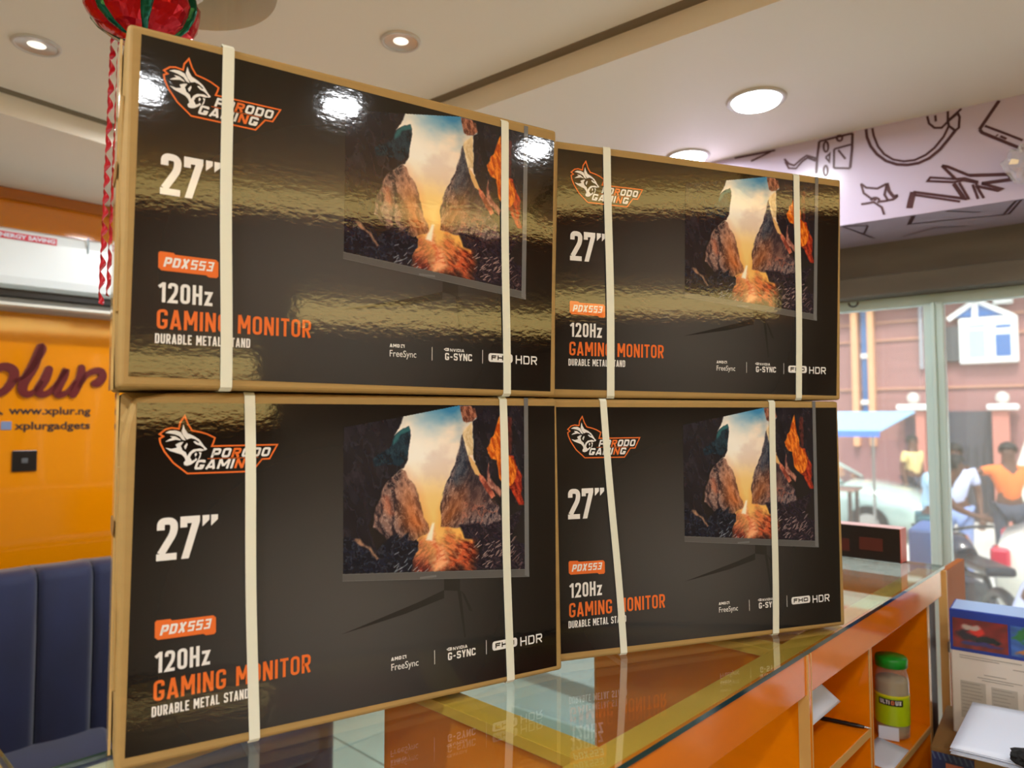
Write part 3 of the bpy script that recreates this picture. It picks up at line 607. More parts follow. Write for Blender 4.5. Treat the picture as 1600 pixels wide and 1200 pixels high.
    at_ = me.color_attributes.new('paint', 'FLOAT_COLOR', 'POINT'); cc = np.ones((len(V), 4)); cc[:, :3] = Lc.reshape(-1, 3)[used]; at_.data.foreach_set('color', cc.ravel())
    me.materials.append(M_art); return me
ART = paint_art()
def printmesh(name, build, mats):
    b = bmesh.new(); build(b); me = bpy.data.meshes.new(name); b.normal_update()
    for f in b.faces:
        if f.normal.y > 0: f.normal_flip()
    b.to_mesh(me); b.free()
    for m in mats: me.materials.append(m)
    return me
def sliver_rect(b, x0, x1, z0, z1, y, mi=0): flat(b, [(x0, z0), (x1, z0), (x1, z1), (x0, z1)], y, mi)
def b_monitor(b):
    flat(b, U('legR'), -.00055, 0); flat(b, U('legL'), -.0006, 0); flat(b, U('legM'), -.00065, 0); flat(b, U('neck'), -.0007, 0)
    flat(b, U('bar'), -.0008, 1); flat(b, U('rbezel'), -.00085, 2)
    B = U('bar'); strip(b, [B[0], B[1]], False, .0007, lambda x, z: (x, -.0009, z), 2); strip(b, [B[4], B[3], B[2]], False, .0007, lambda x, z: (x, -.0009, z), 2)
    sliver_rect(b, .423, .452, .1925, .196, -.001, 2)
def b_lion(b):
    strip(b, U('outline'), True, .0022, lambda x, z: (x, -.0009, z), 1)
    for k in ('mane', 'mane2', 'brow', 'cheek', 'fang', 'fang2', 'eye'): flat(b, U(k), -.0009, 0)
def b_porodo(b):
    text(b, 'PORODO', .1078, .186, .3955, .4085, t=.24, gap=.2, r=.16, slant=.3, y=-.001, mid={2: 1})
    text(b, 'GAMING', .0868, .165, .3800, .3930, t=.24, gap=.2, r=.1, slant=.3, y=-.001, mid={4: 1})
    strip(b, [(.104, .3943), (.172, .3943)], False, .0007, lambda x, z: (x, -.001, z), 1)
def b_27(b):
    z0, h = .2608, .0565
    for pts, cl in (([(0.0+.0055, .72), (.0055, .9, .3), (.0215, .9, .3), (.0215, .56, .2), (.0052, .10), (.0270, .10)], False),):
        pass
    def S(pts, wd, bev=0): strip(b, pts, False, wd, lambda x, z: (x, -.001, z))
    t = .0092
    q = rnd([(.0475, z0+.0400), (.0475, z0+.0518, .012), (.0636, z0+.0518, .012), (.0636, z0+.036, .010), (.0478, z0+.0085)], False, 7)
    S(q, t); sliver_rect(b, .0426, .0672, z0, z0+.0090, -.00103)
    flat(b, [(.0712, z0+.0565), (.0955, z0+.0565), (.0955, z0+.0485), (.0822, z0), (.0729, z0), (.0856, z0+.0472), (.0798, z0+.0472), (.0798, z0+.0418), (.0712, z0+.0418)], -.001)
    for x in (.0988, .1098): flat(b, [(x, z0+.0565), (x+.0088, z0+.0565), (x+.0088, z0+.0500), (x+.0002, z0+.0415)], -.001)
def b_badge(b):
    flat(b, U('badge'), -.0009, 1)
    text(b, 'PDX', .0488, .0790, .1636, .1766, t=.22, gap=.2, r=.14, slant=.22, y=-.0011); text(b, '553', .0815, .1100, .1636, .1766, t=.18, gap=.25, r=.0, slant=.22, y=-.0011)
def b_rate(b): text(b, '120Hz', .0445, .1112, .1156, .1424, t=.155, gap=.26, r=.19, y=-.001)
def b_title(b): text(b, 'GAMING MONITOR', .0428, .2484, .0800, .1062, t=.150, gap=.24, r=.19, y=-.001)
def b_stand(b): text(b, 'DURABLE METAL STAND', .0412, .1622, .0606, .0736, t=.145, gap=.26, r=.18, y=-.001)
def b_sync(b):
    text(b, 'AMD', .3735, .3905, .0733, .0785, t=.27, gap=.25, r=.1, y=-.001)
    strip(b, [(.3925, .0778), (.3982, .0778), (.3982, .0735)], False, .0014, lambda x, z: (x, -.001, z)); strip(b, [(.3932, .0765), (.3932, .0739), (.3955, .0739)], False, .0012, lambda x, z: (x, -.001, z))
def b_gs(b):
    text(b, 'G-SYNC', .4716, .5228, .0572, .0690, t=.19, gap=.2, r=.14, y=-.001)
    flat(b, [(.4690, .0748), (.4730, .0771), (.4786, .0771), (.4786, .0722), (.4730, .0722)], -.001); strip(b, rnd([(.4715, .0748), (.4740, .0758, .001), (.4765, .0748, .001), (.4740, .0736, .001)], True), True, .0007, lambda x, z: (x, -.0012, z), 1)
    text(b, 'NVIDIA', .4808, .5075, .0717, .0765, t=.22, gap=.25, r=.1, y=-.001)
def b_hdr(b):
    flat(b, rrect(.5552, .6045, .0578, .0728, .0045), -.001); text(b, 'FHD', .5610, .5985, .0613, .0695, t=.26, gap=.2, r=.1, y=-.0012, mi=1)
    text(b, 'HDR', .6110, .6566, .0565, .0715, t=.16, gap=.25, r=.2, y=-.001)
def b_bar(b): sliver_rect(b, .4474, .4483, .0552, .0773, -.001)
def b_bar2(b): sliver_rect(b, .5430, .5439, .0544, .0775, -.001)
_t = ftext('sync_lettering', 'FreeSync', .0150, None, None, Matrix(), xs=.86); FS = _t.data; bpy.data.objects.remove(_t)
FS.transform(Matrix.Translation((.3728, -.001, .0585))); FS.materials.append(M_white)
WO = [M_white, M_porange]
PR = [('monitor_picture', printmesh('monitor_picture', b_monitor, [M_pgrey2, M_pgrey, M_pgrey3])), ('lion_logo', printmesh('lion_logo', b_lion, WO)), ('logo_lettering', printmesh('logo_lettering', b_porodo, WO)),
      ('size_lettering', printmesh('size_lettering', b_27, WO)), ('model_badge', printmesh('model_badge', b_badge, WO)), ('rate_lettering', printmesh('rate_lettering', b_rate, WO)),
      ('title_lettering', printmesh('title_lettering', b_title, [M_porange])), ('stand_lettering', printmesh('stand_lettering', b_stand, WO)), ('sync_badge', printmesh('sync_badge', b_sync, WO)),
      ('sync_lettering', FS), ('graphics_badge', printmesh('graphics_badge', b_gs, [M_white, M_pblack])), ('display_badge', printmesh('display_badge', b_hdr, [M_white, M_pblack])), ('badge_bar', printmesh('badge_bar', b_bar, WO)), ('badge_bar', printmesh('badge_bar', b_bar2, WO)),
      ('screen_picture', ART)]
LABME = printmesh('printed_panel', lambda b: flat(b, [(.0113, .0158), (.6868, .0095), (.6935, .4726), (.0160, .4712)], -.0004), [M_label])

def carton(pose, straps, label, seed, crumple=None, Hh=H, top=(0, 0)):
    x, y, z, yaw, lean = pose
    t = thing('monitor_carton', label, 'box', Matrix.Translation((x, y, z)) @ Matrix.Rotation(yaw, 4, 'Z'), group='stacked monitor cartons')
    SH = Matrix.Identity(4); SH[1][2] = -lean
    kids = []
    b = bmesh.new(); box(b, 0, W, 0, DP, 0, Hh, bev=.006, seg=3)
    bmesh.ops.subdivide_edges(b, edges=[e for e in b.edges if e.calc_length() > .05], cuts=14, use_grid_fill=True)
    for v in b.verts:
        c = v.co
        if crumple:
            d = math.hypot(c.x-crumple[0], c.z-crumple[1])
            if d < .075 and c.y < .05: 
                k = (1-d/.075)**1.5; v.co += Vector((.012*k*(1 if c.x < .01 else .3), .004*k+.006*k*mnoise.noise(c*90), -.011*k+.006*k*mnoise.noise(c*70+Vector((3, 1, 2)))))
        if c.y > .004:
            v.co += Vector((0, 0, 0))+Vector((-1 if c.x < .01 else 0, 0, 0))*.0035*math.sin(math.pi*min(1, max(0, c.z/Hh)))*(.6+mnoise.noise(Vector((seed, c.z*9, c.y*9))))
    for v in b.verts: v.co.z += (top[0]*(1-v.co.x/W)+top[1]*v.co.x/W)*max(0, v.co.z/Hh)
    kids.append(obj('cardboard_body', b, M_card, smooth=False))
    # side flap seam, tape and hand hole on the left end
    b = bmesh.new(); box(b, -.0045, -.001, .006, .022, .10, Hh-.10, bev=.001); kids.append(obj('seam_flap', b, M_card))
    b = bmesh.new(); box(b, -.0052, -.002, .060, .112, .0, Hh); kids.append(obj('packing_tape', b, mat('tape', (206, 176, 118), .15, coat=.6)))
    b = bmesh.new(); prism(b, rrect(.045, .115, -.011, .011, .01), 0, .0012); o = obj('hand_hole', b, M_carddk); o.matrix_basis = Matrix.Translation((-.0052, 0, Hh*.62)) @ Matrix.Rotation(R(90), 4, 'Z'); kids.append(o)
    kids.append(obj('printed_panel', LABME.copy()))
    for nme, me in PR: kids.append(obj(nme, me))
    for (ub, ut, wd) in straps:
        b = bmesh.new(); th = .0009; hw = wd/2; g = -.0022
        rng = [(ut, g, Hh+.0012), (ut*.5+ub*.5+(.0006 if seed % 2 else -.0006), g-.0012, Hh/2), (ub, g, -.0008)]
        n = 14; path = []
        for i in range(n+1):
            s = i/n; u_ = ut+(ub-ut)*s+.0012*math.sin(s*6.3+seed); path.append((u_, g-.0008*math.sin(math.pi*s), Hh-.004-(Hh-.008)*s))
        loop = [(ut, .008, Hh+.0011), (ut, .0015, Hh+.0008)]+path+[(ub, .0015, -.0007), (ub, .008, -.0009), (ub, DP-.004, -.0009), (ub, DP+.0012, .003), (ut, DP+.0012, Hh-.003), (ut, DP-.004, Hh+.0011)]
        A = [b.verts.new((p[0]-hw, p[1], p[2])) for p in loop]; B = [b.verts.new((p[0]+hw, p[1], p[2])) for p in loop]; m_ = len(loop)
        for i in range(m_): b.faces.new((A[i], A[(i+1) % m_], B[(i+1) % m_], B[i]))
        o = obj('strap', b, M_strap); sm = o.modifiers.new('thick', 'SOLIDIFY'); sm.thickness = th; sm.offset = 0; kids.append(o)
    for k in kids:
        ml = k.matrix_basis.copy(); k.parent = t; k.matrix_parent_inverse = SH; 
        k.matrix_basis = ml
    return t
carton((-.506, .9197, .0018, .5542, -.0241), [(.1695, .1577, .0145), (.589, .5815, .015)], 'large kraft carton with a dark printed front, lower left, with a crumpled top left corner', 1, crumple=(0, H))
carton((-.5083, .9095, H+.0045, .5713, .0138), [(.1301, .1240, .0155), (.5917, .5842, .015)], 'large kraft carton with a dark printed front, upper left, nearest to the ceiling', 2, top=(-.004, .007))
carton((.0649, 1.3175, .0018, .3482, -.0092), [(.1556, .1186, .0142), (.5117, .5181, .0155)], 'kraft carton with a dark printed front, lower right, its left strap running slantwise', 3)
carton((.0671, 1.3225, H+.0045, .3431, .036), [(.1315, .1193, .016), (.5834, .5754, .0154)], 'kraft carton with a dark printed front, upper right, in front of the doodle bulkhead', 4, top=(0, .003))

# ------------------------------------------------------------------ in the counter cubbies
b = bmesh.new(); JR = .044
t = thing('plastic_jar', 'clear plastic jar with a green lid and lime label in the counter cubby', 'jar', CT.M(1.461, .078, -.4445))
lathe(b, [(.0005, .0015), (JR*.9, .001), (JR, .008), (JR, .150), (JR*.97, .164), (JR*.86, .186), (JR*.84, .190), (JR*.84, .200)], 40); obj('jar_body', b, glassmat('clear_plastic', (.93, .92, .86), 1.6, .16, (.8, .78, .7)), t)
b = bmesh.new(); lathe(b, [(.0005, .0045), (JR*.9, .005), (JR*.96, .018), (JR*.96, .152), (JR*.9, .160), (.0005, .164)], 32); obj('jar_contents', b, mat('grey_seeds', (178, 166, 140), .7), t)
b = bmesh.new(); lathe(b, [(JR*.88, .193), (JR*.94, .194), (JR*.95, .214), (JR*.90, .220), (.0005, .221)], 40); obj('lid', b, mat('green_lid', (22, 150, 36), .35), t)
b = bmesh.new(); lathe(b, [(JR*1.012, .040), (JR*1.012, .122)], 40); lb = obj('paper_label', b, mat('lime_label', (176, 206, 16), .3), t)
b = bmesh.new(); lathe(b, [(JR*1.016, .1165), (JR*1.016, .122)], 40); obj('label_band', b, mat('band_yellow', (226, 226, 30), .3), t)
def wraptext(s, x0, x1, z0, z1, rad, m, name, parent, c0, **k):
    b = bmesh.new(); text(b, s, x0, x1, z0, z1, **k); bmesh.ops.subdivide_edges(b, edges=b.edges[:], cuts=1)
    for v in b.verts: a = c0+v.co.x/rad; v.co = Vector((rad*math.cos(a), rad*math.sin(a), v.co.z))
    return obj(name, b, m, parent)
jarM = mat('label_black', (24, 24, 20), .3)
b = bmesh.new()
for i in range(12):
    a0, a1 = R(-212+i*7), R(-212+(i+1)*7); rr = JR*1.02
    b.faces.new([b.verts.new((rr*math.cos(a), rr*math.sin(a), z)) for a, z in ((a0, .094), (a1, .094), (a1, .112), (a0, .112))])
obj('label_panel', b, jarM, t)
for s, cx, mm in (('ULTI', -.03, M_white), ('O', .0, M_porange), ('UX', .011, M_white)):
    wd = {'ULTI': .026, 'O': .008, 'UX': .016}[s]; wraptext(s, cx, cx+wd, .098, .109, JR*1.03, mm, 'label_lettering', t, R(-168), t=.22, gap=.2)
b = bmesh.new(); box(b, -.036, .014, -.0475, -.047, 0.002, .038); obj('price_slip', b, M_paper, t, M=Matrix.Rotation(R(-74), 4, 'Z'))

def sheet(name, label, fn, nu, nv, m, M, thick=.0004):
    b = bmesh.new(); G = [[b.verts.new(fn(i/nu, j/nv)) for j in range(nv+1)] for i in range(nu+1)]
    for i in range(nu):
        for j in range(nv): b.faces.new((G[i][j], G[i+1][j], G[i+1][j+1], G[i][j+1]))
    o = obj(name, b, m, M=M, smooth=True); s = o.modifiers.new('t', 'SOLIDIFY'); s.thickness = thick
    return tag(o, label, 'paper')
PC = [np.array((-.27, -.155)), np.array((.0, .005))]
_c = [CT.hit(x, y, .05) for x, y in ((1236, 1104), (1282, 1066), (1319, 1101), (1266, 1137))]
def _pp(u, v):
    a = [(1-u)*(1-v), (1-u)*v, u*v, u*(1-v)]; x = sum(k*c[0] for k, c in zip(a, _c)); z = sum(k*c[1] for k, c in zip(a, _c)); return (max(x, .667), .05+.03*math.sin(math.pi*u)*(1-v)+.012*v, max(z, -.286))
paperA = sheet('paper_sheet', 'curled white sheet of paper standing in the left open cubby', _pp, 12, 10, M_paper, CT.M())
b = bmesh.new()
for k_, (x0, x1, z) in enumerate(((.115, .135, .062), (.113, .137, .057), (.03, .05, .018))): box(b, x0, x1, .078, .0785, z, z+.0012)
t = thing('ballpoint_pen', 'black pen lying beside the curled paper in the cubby', 'pen', CT.M(1.040, .085, -.281) @ Matrix.Rotation(R(100), 4, 'Z') @ Matrix.Rotation(R(90), 4, 'Y'))
b_ = bmesh.new(); lathe(b_, [(.0005, -.065), (.0035, -.06), (.005, -.045), (.005, .055), (.003, .066), (.0005, .067)], 16); obj('barrel', b_, M_black, t)
b_ = bmesh.new(); lathe(b_, [(.0005, -.076), (.0014, -.074), (.003, -.062)], 12); obj('tip', b_, M_metal, t)
b.free()
sheet('paper_sheet', 'flat white sheet of paper on the shelf under the green lidded jar', lambda u, v: (.16*u+.02*v, .085*v, .001+.004*u*v), 4, 4, M_paper, CT.M(1.225, .018, -.4448))

# flat game or graphics box at the far end of the counter
cbx = thing('boxed_gadget', 'long black carton with a red end at the far end of the counter', 'box', CT.M(1.668, .10, .0015))
obj('box_body', bx(0, .062, 0, .36, 0, .105, bev=.002), M_black, cbx)
obj('red_end', bx(-.0006, .0626, -.0012, .0, .0, .1055), mat('red_card', (206, 74, 48), .4), cbx); obj('top_panel', bx(-.0006, .0626, -.0012, .36, .1052, .1064), mat('pinkish_card', (236, 196, 192), .4), cbx)
b = bmesh.new()
for y0, y1, z0, z1 in ((.05, .12, .03, .07), (.15, .22, .02, .06), (.26, .31, .03, .08)): box(b, -.0012, -.0004, y0, y1, z0, z1)
obj('print_patch', b, mat('maroon_print', (72, 30, 26), .3), cbx)

# ------------------------------------------------------------------ right corner: console box, lower carton, paper stack
RC = Fr((1.245, 1.975, 0), -38, 1)
low = thing('printed_carton', 'brown topped carton with dark blue printed front under the console box', 'box', RC.M(-.075, -.13, -.415))
obj('carton_body', bx(0, .60, 0, .34, -.28, 0, bev=.004), M_carddk, low); obj('front_print', bx(.004, .596, -.0012, 0, -.276, -.012), mat('navy_print', (30, 40, 104), .3), low)
obj('orange_mark', bx(.035, .075, -.002, -.0012, -.085, -.035, bev=.0003), M_porange, low)
b = bmesh.new()
for i in range(9): strip(b, [(.005+i*.012, -.012), (.012+i*.012, -.03)], False, .004, lambda x, z: (x, -.0018, z))
obj('stripe_print', b, mat('steel_stripe', (90, 110, 150), .4), low)
for (dx, z) in ((.0, -.695), ): 
    s_ = thing('low_stool', 'dark low stand carrying the cartons in the right corner', 'stand', RC.M(-.06, -.11, -.6965)); obj('stand_top', bx(0, .56, 0, .30, -.02, 0, bev=.003), M_dark, s_)
    for lx in (.02, .52):
        for ly in (.02, .26): obj('leg', bx(lx, lx+.03, ly, ly+.03, FLOOR+.6965, -.02), M_dark, s_)
cb = thing('console_box', 'white and blue game console carton with two printed game pictures', 'box', RC.M(-.035, .0, -.413))
CW, CH, CD = .43, .335, .13
obj('box_body', bx(0, CW, 0, CD, 0, CH, bev=.003), mat('cream_card', (222, 216, 204), .45), cb)
M_blue = mat('blue_card', (34, 62, 160), .25)
obj('blue_lid_print', bx(-.0008, CW+.0008, -.0008, CD+.0008, CH-.112, CH+.0008, bev=.002), M_blue, cb)
obj('top_print', bx(.004, CW-.004, .004, CD-.004, CH+.0009, CH+.0014), mat('light_blue_card', (150, 184, 232), .3), cb)
def vcol_panel(name, x0, x1, z0, z1, base, blobs, parent):
    n, mth = 36, 26; b = bmesh.new(); lay = b.verts.layers.float_color.new('paint'); rs = np.random.RandomState(len(blobs))
    G = []
    for i in range(n+1):
        row = []
        for j in range(mth+1):
            u, v = i/n, j/mth; c = np.array(base, float)*(1+.3*mnoise.noise(Vector((u*5, v*5, .3))))
            for (cx, cy, rx, ry, col) in blobs:
                d = math.hypot((u-cx)/rx, (v-cy)/ry)+.5*mnoise.noise(Vector((u*9+cx*7, v*9, cy)))
                if d < 1: k = min(1, (1-d)*3); c = c*(1-k)+np.array(col, float)*k
            vv = b.verts.new((x0+(x1-x0)*u, -.0022, z0+(z1-z0)*v)); vv[lay] = (*lin(np.clip(c, 0, 255)), 1); row.append(vv)
        G.append(row)
    for i in range(n):
        for j in range(mth): b.faces.new((G[i][j], G[i+1][j], G[i+1][j+1], G[i][j+1]))
    return obj(name, b, M_art, parent)
vcol_panel('game_picture', .006, .132, CH-.102, CH-.022, (122, 26, 24), [(.3, .45, .25, .2, (44, 20, 40)), (.45, .6, .15, .2, (220, 40, 30)), (.65, .35, .3, .14, (30, 20, 26)), (.35, .72, .2, .1, (190, 170, 160)), (.5, .2, .4, .08, (60, 40, 110))], cb)
vcol_panel('game_picture', .138, .27, CH-.102, CH-.022, (52, 92, 170), [(.35, .7, .35, .3, (40, 110, 50)), (.55, .45, .22, .3, (120, 70, 36)), (.6, .72, .08, .1, (226, 120, 60)), (.5, .15, .5, .12, (170, 110, 60)), (.55, .35, .1, .12, (50, 40, 36))], cb)
vcol_panel('game_picture', .276, .40, CH-.102, CH-.022, (40, 60, 130), [(.4, .5, .3, .3, (90, 120, 190)), (.6, .4, .2, .2, (30, 30, 60))], cb)
M_ptxt = mat('grey_text', (150, 146, 136), .5); M_pcell = mat('grey_cell', (188, 184, 172), .5)
b = bmesh.new()
for i in range(4): x = .02+i*.098*.72; sliver_rect(b, x, x+.058, .045-.0, .145-.004*i, -.0006)
printed = obj('feature_table', b, M_pcell, cb)
b = bmesh.new(); rs = random.Random(5)
for i in range(4):
    x = .02+i*.0706
    for k in range(9): sliver_rect(b, x+.003, x+.003+rs.uniform(.03, .05), .138-k*.0095-.004*i, .1395-k*.0095-.004*i, -.0009)
for (x, z, l) in ((.02, .212, .14), (.02, .206, .09), (.075, .168, .05), (.06, .159, .1), (.07, .153, .07), (.14, .195, .12), (.17, .188, .1), (.26, .174, .1), (.25, .168, .12)): sliver_rect(b, x, x+l, z, z+.0018, -.0009)
obj('small_print', b, M_ptxt, cb)
ftext('heading_lettering', 'Play Like', .0125, mat('heading_grey', (120, 118, 116), .5), cb, Matrix.Translation((.205, -.001, .2035)))
# stack of papers on a small carton in front
ps = thing('paper_stack', 'stack of white documents with faint handwriting in the lower right corner', 'paper', Matrix.Translation((1.003, 1.656, -.315)) @ Matrix.Rotation(R(-43), 4, 'Z'))
rs = random.Random(3)
for k in range(6):
    b = bmesh.new(); n = 10; z = k*.0022; G = [[b.verts.new((i/n*.225-j/n*.01, j/n*.34, z+.012*((i/n)**3)*(j/n)*(k/5)+.004*math.sin(i/n*3))) for j in range(n+1)] for i in range(n+1)]
    for i in range(n):
        for j in range(n): b.faces.new((G[i][j], G[i+1][j], G[i+1][j+1], G[i][j+1]))
    o = obj('sheet', b, M_paper, ps, smooth=True); o.matrix_local = Matrix.Translation((rs.uniform(-.004, .004), rs.uniform(-.004, .004), 0)) @ Matrix.Rotation(rs.uniform(-.02, .02), 4, 'Z'); s = o.modifiers.new('t', 'SOLIDIFY'); s.thickness = .0015
b = bmesh.new()
for (x, y, l) in ((.07, .19, .10), (.085, .182, .03), (.13, .180, .05), (.07, .165, .09), (.17, .163, .03), (.05, .12, .08), (.06, .11, .06)):
    G = []
    for i in range(9): xx = x+l*i/8; yy = y+.001*math.sin(i*2.3); zz = 5*.0022+.012*(((xx-yy/.275*.02)/.215)**3)*(yy/.275)+.004*math.sin((xx-yy/.275*.02)/.215*3)+.0012; G.append((b.verts.new((xx, yy-.0006, zz)), b.verts.new((xx, yy+.0006, zz))))
    for p, q in zip(G, G[1:]): b.faces.new((p[0], q[0], q[1], p[1]))
obj('handwriting', b, mat('pencil_grey', (150, 160, 180), .6), ps)
sp = thing('small_carton', 'plain small carton holding up the paper stack', 'box', Matrix.Translation((1.085, 1.705, -.319)) @ Matrix.Rotation(R(-43), 4, 'Z')); obj('carton_body', bx(0, .22, 0, .16, -.25, 0, bev=.003), M_card, sp)
st2 = thing('side_stool', 'dark stool under the small carton', 'stool', Matrix.Translation((1.075, 1.695, -.5695)) @ Matrix.Rotation(R(-43), 4, 'Z')); obj('seat', bx(0, .25, 0, .168, -.02, -.0005, bev=.004), M_dark, st2)
for lx in (.01, .21):
    for ly in (.01, .13): obj('leg', bx(lx, lx+.03, ly, ly+.03, FLOOR+.5695, -.02), M_dark, st2)

b = bmesh.new(); bmesh.ops.create_icosphere(b, subdivisions=3, radius=.03)
for v in b.verts: v.co = Vector((v.co.x, v.co.y, v.co.z*.6))*(1+.35*mnoise.noise(v.co*90))
P_ = onp = pl(1603, 1190, (0, 0, -.283), (0, 0, 1)); tag(obj('black_pouch', b, mat('black_cloth', (22, 24, 24), .9), M=Matrix.Translation(P_)), 'small black cloth pouch on the paper stack at the bottom right corner', 'pouch')
b = bmesh.new(); bmesh.ops.create_icosphere(b, subdivisions=3, radius=.045)
for v in b.verts: v.co = Vector((v.co.x, v.co.y*.6, v.co.z*1.2))*(1+.5*mnoise.noise(v.co*45))
Q_ = BK.hit(1598, 262, -.04); t = thing('plastic_bag', 'crumpled clear plastic bag hanging on the printed bulkhead at the right edge', 'bag', BK.M(Q_[0], -.04, Q_[1]))
obj('bag_body', b, glassmat('bag_film', (.93, .93, .95), 2.5, .22, (.9, .9, .95)), t); b = bmesh.new(); tube(b, [(0, 0, .04), (.002, .02, .06), (0, .038, .075)], .003, 6); obj('tie', b, M_white, t)

# ------------------------------------------------------------------ left wall: sign, socket, air conditioner, sofa
M_maroon = mat('maroon_letters', (98, 12, 28), .3, coat=.3)
def brush(b, pts, wd, d0, d1):
    P = []
    for i in range(len(pts)-1):
        p0 = pts[max(i-1, 0)]; p1 = pts[i]; p2 = pts[i+1]; p3 = pts[min(i+2, len(pts)-1)]
        for k in range(6):
            t = k/6; P.append(tuple(.5*((2*p1[j])+(-p0[j]+p2[j])*t+(2*p0[j]-5*p1[j]+4*p2[j]-p3[j])*t*t+(-p0[j]+3*p1[j]-3*p2[j]+p3[j])*t**3) for j in range(3)))
    P.append(pts[-1]); n = len(P); L_, R_ = [], []
    for i, p in enumerate(P):
        a = P[max(i-1, 0)]; c = P[min(i+1, n-1)]; t = Vector((c[0]-a[0], c[1]-a[1])).normalized(); m = Vector((-t.y, t.x))*p[2]*wd/2
        L_.append((p[0]+m.x, p[1]+m.y)); R_.append((p[0]-m.x, p[1]-m.y))
    for i in range(n-1):
        q = [L_[i], L_[i+1], R_[i+1], R_[i]]
        A = [b.verts.new((x, d0, z)) for x, z in q]; B = [b.verts.new((x, d1, z)) for x, z in q]
        b.faces.new(A)
        for k in (0, 2): b.faces.new((A[k], A[(k+1) % 4], B[(k+1) % 4], B[k]))
    for (x, z), r in (((P[0][0], P[0][1]), P[0][2]), ((P[-1][0], P[-1][1]), P[-1][2])):
        cyl(b, (x, z), wd*r/2*.98, d0+.0002, d1, 14, axis='Y')
def Z3(x, y): return LW.hit(x/4.614, 520+y/4.614)
sg = thing('wall_sign', 'maroon script shop sign raised on the orange wall above the sofa', 'sign', LW.M())
def letter(pts, wd=.028):
    b = bmesh.new()
    for s in pts: brush(b, [(*Z3(p[0], p[1]), p[2]) for p in s], wd, -.014, -.001)
    obj('letter', b, M_maroon, sg)
letter([[(-60, 150, 1.2), (-110, 300, 1.3), (-170, 470, 1.2), (-220, 640, 1.2)], [(-120, 300, .8), (-40, 250, 1), (30, 225, 1.2), (90, 250, 1.3), (95, 310, 1.2), (50, 380, 1.1), (-10, 420, 1), (-70, 440, .8)]])
letter([[(-240, 240, 1), (-300, 330, 1.1), (-330, 430, 1)], [(-350, 250, 1), (-290, 340, 1.1), (-230, 430, 1)]])
letter([[(90, 335, .5), (180, 290, .6), (250, 200, .9), (300, 110, 1.1), (295, 80, 1), (285, 95, 1.0), (240, 220, 1.4), (170, 340, 1.3), (160, 400, 1.2), (200, 425, 1), (260, 390, .6), (300, 330, .5)]])
letter([[(350, 245, 1.1), (320, 320, 1.3), (275, 390, 1.2), (290, 425, 1.1), (350, 410, .8), (420, 330, .6), (470, 250, .9), (455, 300, 1.2), (410, 390, 1.2), (420, 430, 1.1), (480, 410, .7), (540, 330, .5)]])
letter([[(585, 235, 1.0), (575, 310, 1.3), (535, 400, 1.3), (520, 430, 1.1)], [(560, 380, .6), (620, 290, .8), (680, 260, 1), (725, 265, 1.1), (735, 305, 1.2), (700, 345, 1.3), (680, 350, 1.2)]])
M_ink = mat('sign_ink', (40, 30, 34), .4)
def walltext(s, x0, y0, x1, size_px, par, name, m):
    u0, z0 = LW.hit(x0, y0); u1, _ = LW.hit(x1, y0); _, zt = LW.hit(x0, y0-size_px)
    o = ftext(name, s, (zt-z0), m, par, Matrix.Translation((u0, -.002, z0)), bold=.0012); wdt = o.dimensions.x
    bpy.context.view_layer.update(); wdt = max(v.co.x for v in o.data.vertices); k = (u1-u0)/wdt
    for v in o.data.vertices: v.co.x *= k
walltext('www.xplur.ng', 14, 643, 141, 17, sg, 'web_lettering', M_ink); walltext('xplurgadgets', 23, 667, 140, 17, sg, 'handle_lettering', M_ink)
u0, z0 = LW.hit(9, 661); obj('camera_icon', bx(u0-.018, u0+.018, -.004, -.001, z0-.017, z0+.017, bev=.001), mat('icon_blue', (120, 140, 180), .4), sg)
u0, z0 = LW.hit(1, 638); b = bmesh.new(); tube(b, [(u0-.012, -.004, z0+.012), (u0-.008, -.004, z0-.004), (u0+.006, -.004, z0-.014)], .004, 8); obj('phone_icon', b, M_ink, sg)
u0, z0 = LW.hit(18, 700); u1, z1 = LW.hit(56, 732)
t = thing('wall_socket', 'square black wall socket under the shop sign', 'socket', LW.M((u0+u1)/2, 0, (z0+z1)/2)); hs_ = abs(u1-u0)/2
obj('plate', bx(-hs_, hs_, -.009, -.0005, -hs_, hs_, bev=.003), M_black, t); b = bmesh.new(); box(b, -hs_*.25, hs_*.25, -.012, -.009, -hs_*.2, hs_*.25, bev=.001); obj('rocker', b, mat('socket_grey', (90, 94, 98), .3), t)
# air conditioner
ac0 = LW.hit(168, 370, -.21); acL = LW.hit(0, 342, -.21); bot = LW.hit(0, 437, -.21)[1]; zt = (ac0[1]+acL[1])/2
t = thing('air_conditioner', 'white split air conditioner with a red energy sticker on the orange wall', 'air conditioner', LW.M(0, 0, 0))
b = bmesh.new(); x0_, x1_ = -.46, .47
prof = [(0, zt-.004), (-.13, zt), (-.19, zt-.02), (-.212, zt-.06), (-.214, bot+.03), (-.205, bot), (-.17, bot-.012), (0, bot-.012)]
A = [b.verts.new((x0_, y, z)) for y, z in prof]; B = [b.verts.new((x1_, y, z)) for y, z in prof]
for i in range(len(prof)): f = b.faces.new((A[i], A[(i+1) % len(prof)], B[(i+1) % len(prof)], B[i]))
b.faces.new(A[::-1]); b.faces.new(B); obj('casing', b, M_acwhite, t)
zb = LW.hit(0, 470, -.18)[1]
obj('air_slot', bx(x0_+.02, x1_-.02, -.165, 0, bot-.04, bot-.013), M_black, t)
obj('lower_body', bx(x0_, x1_, -.13, 0, zb-.005, bot-.041, bev=.004), mat('ac_grey', (170, 174, 172), .4), t)
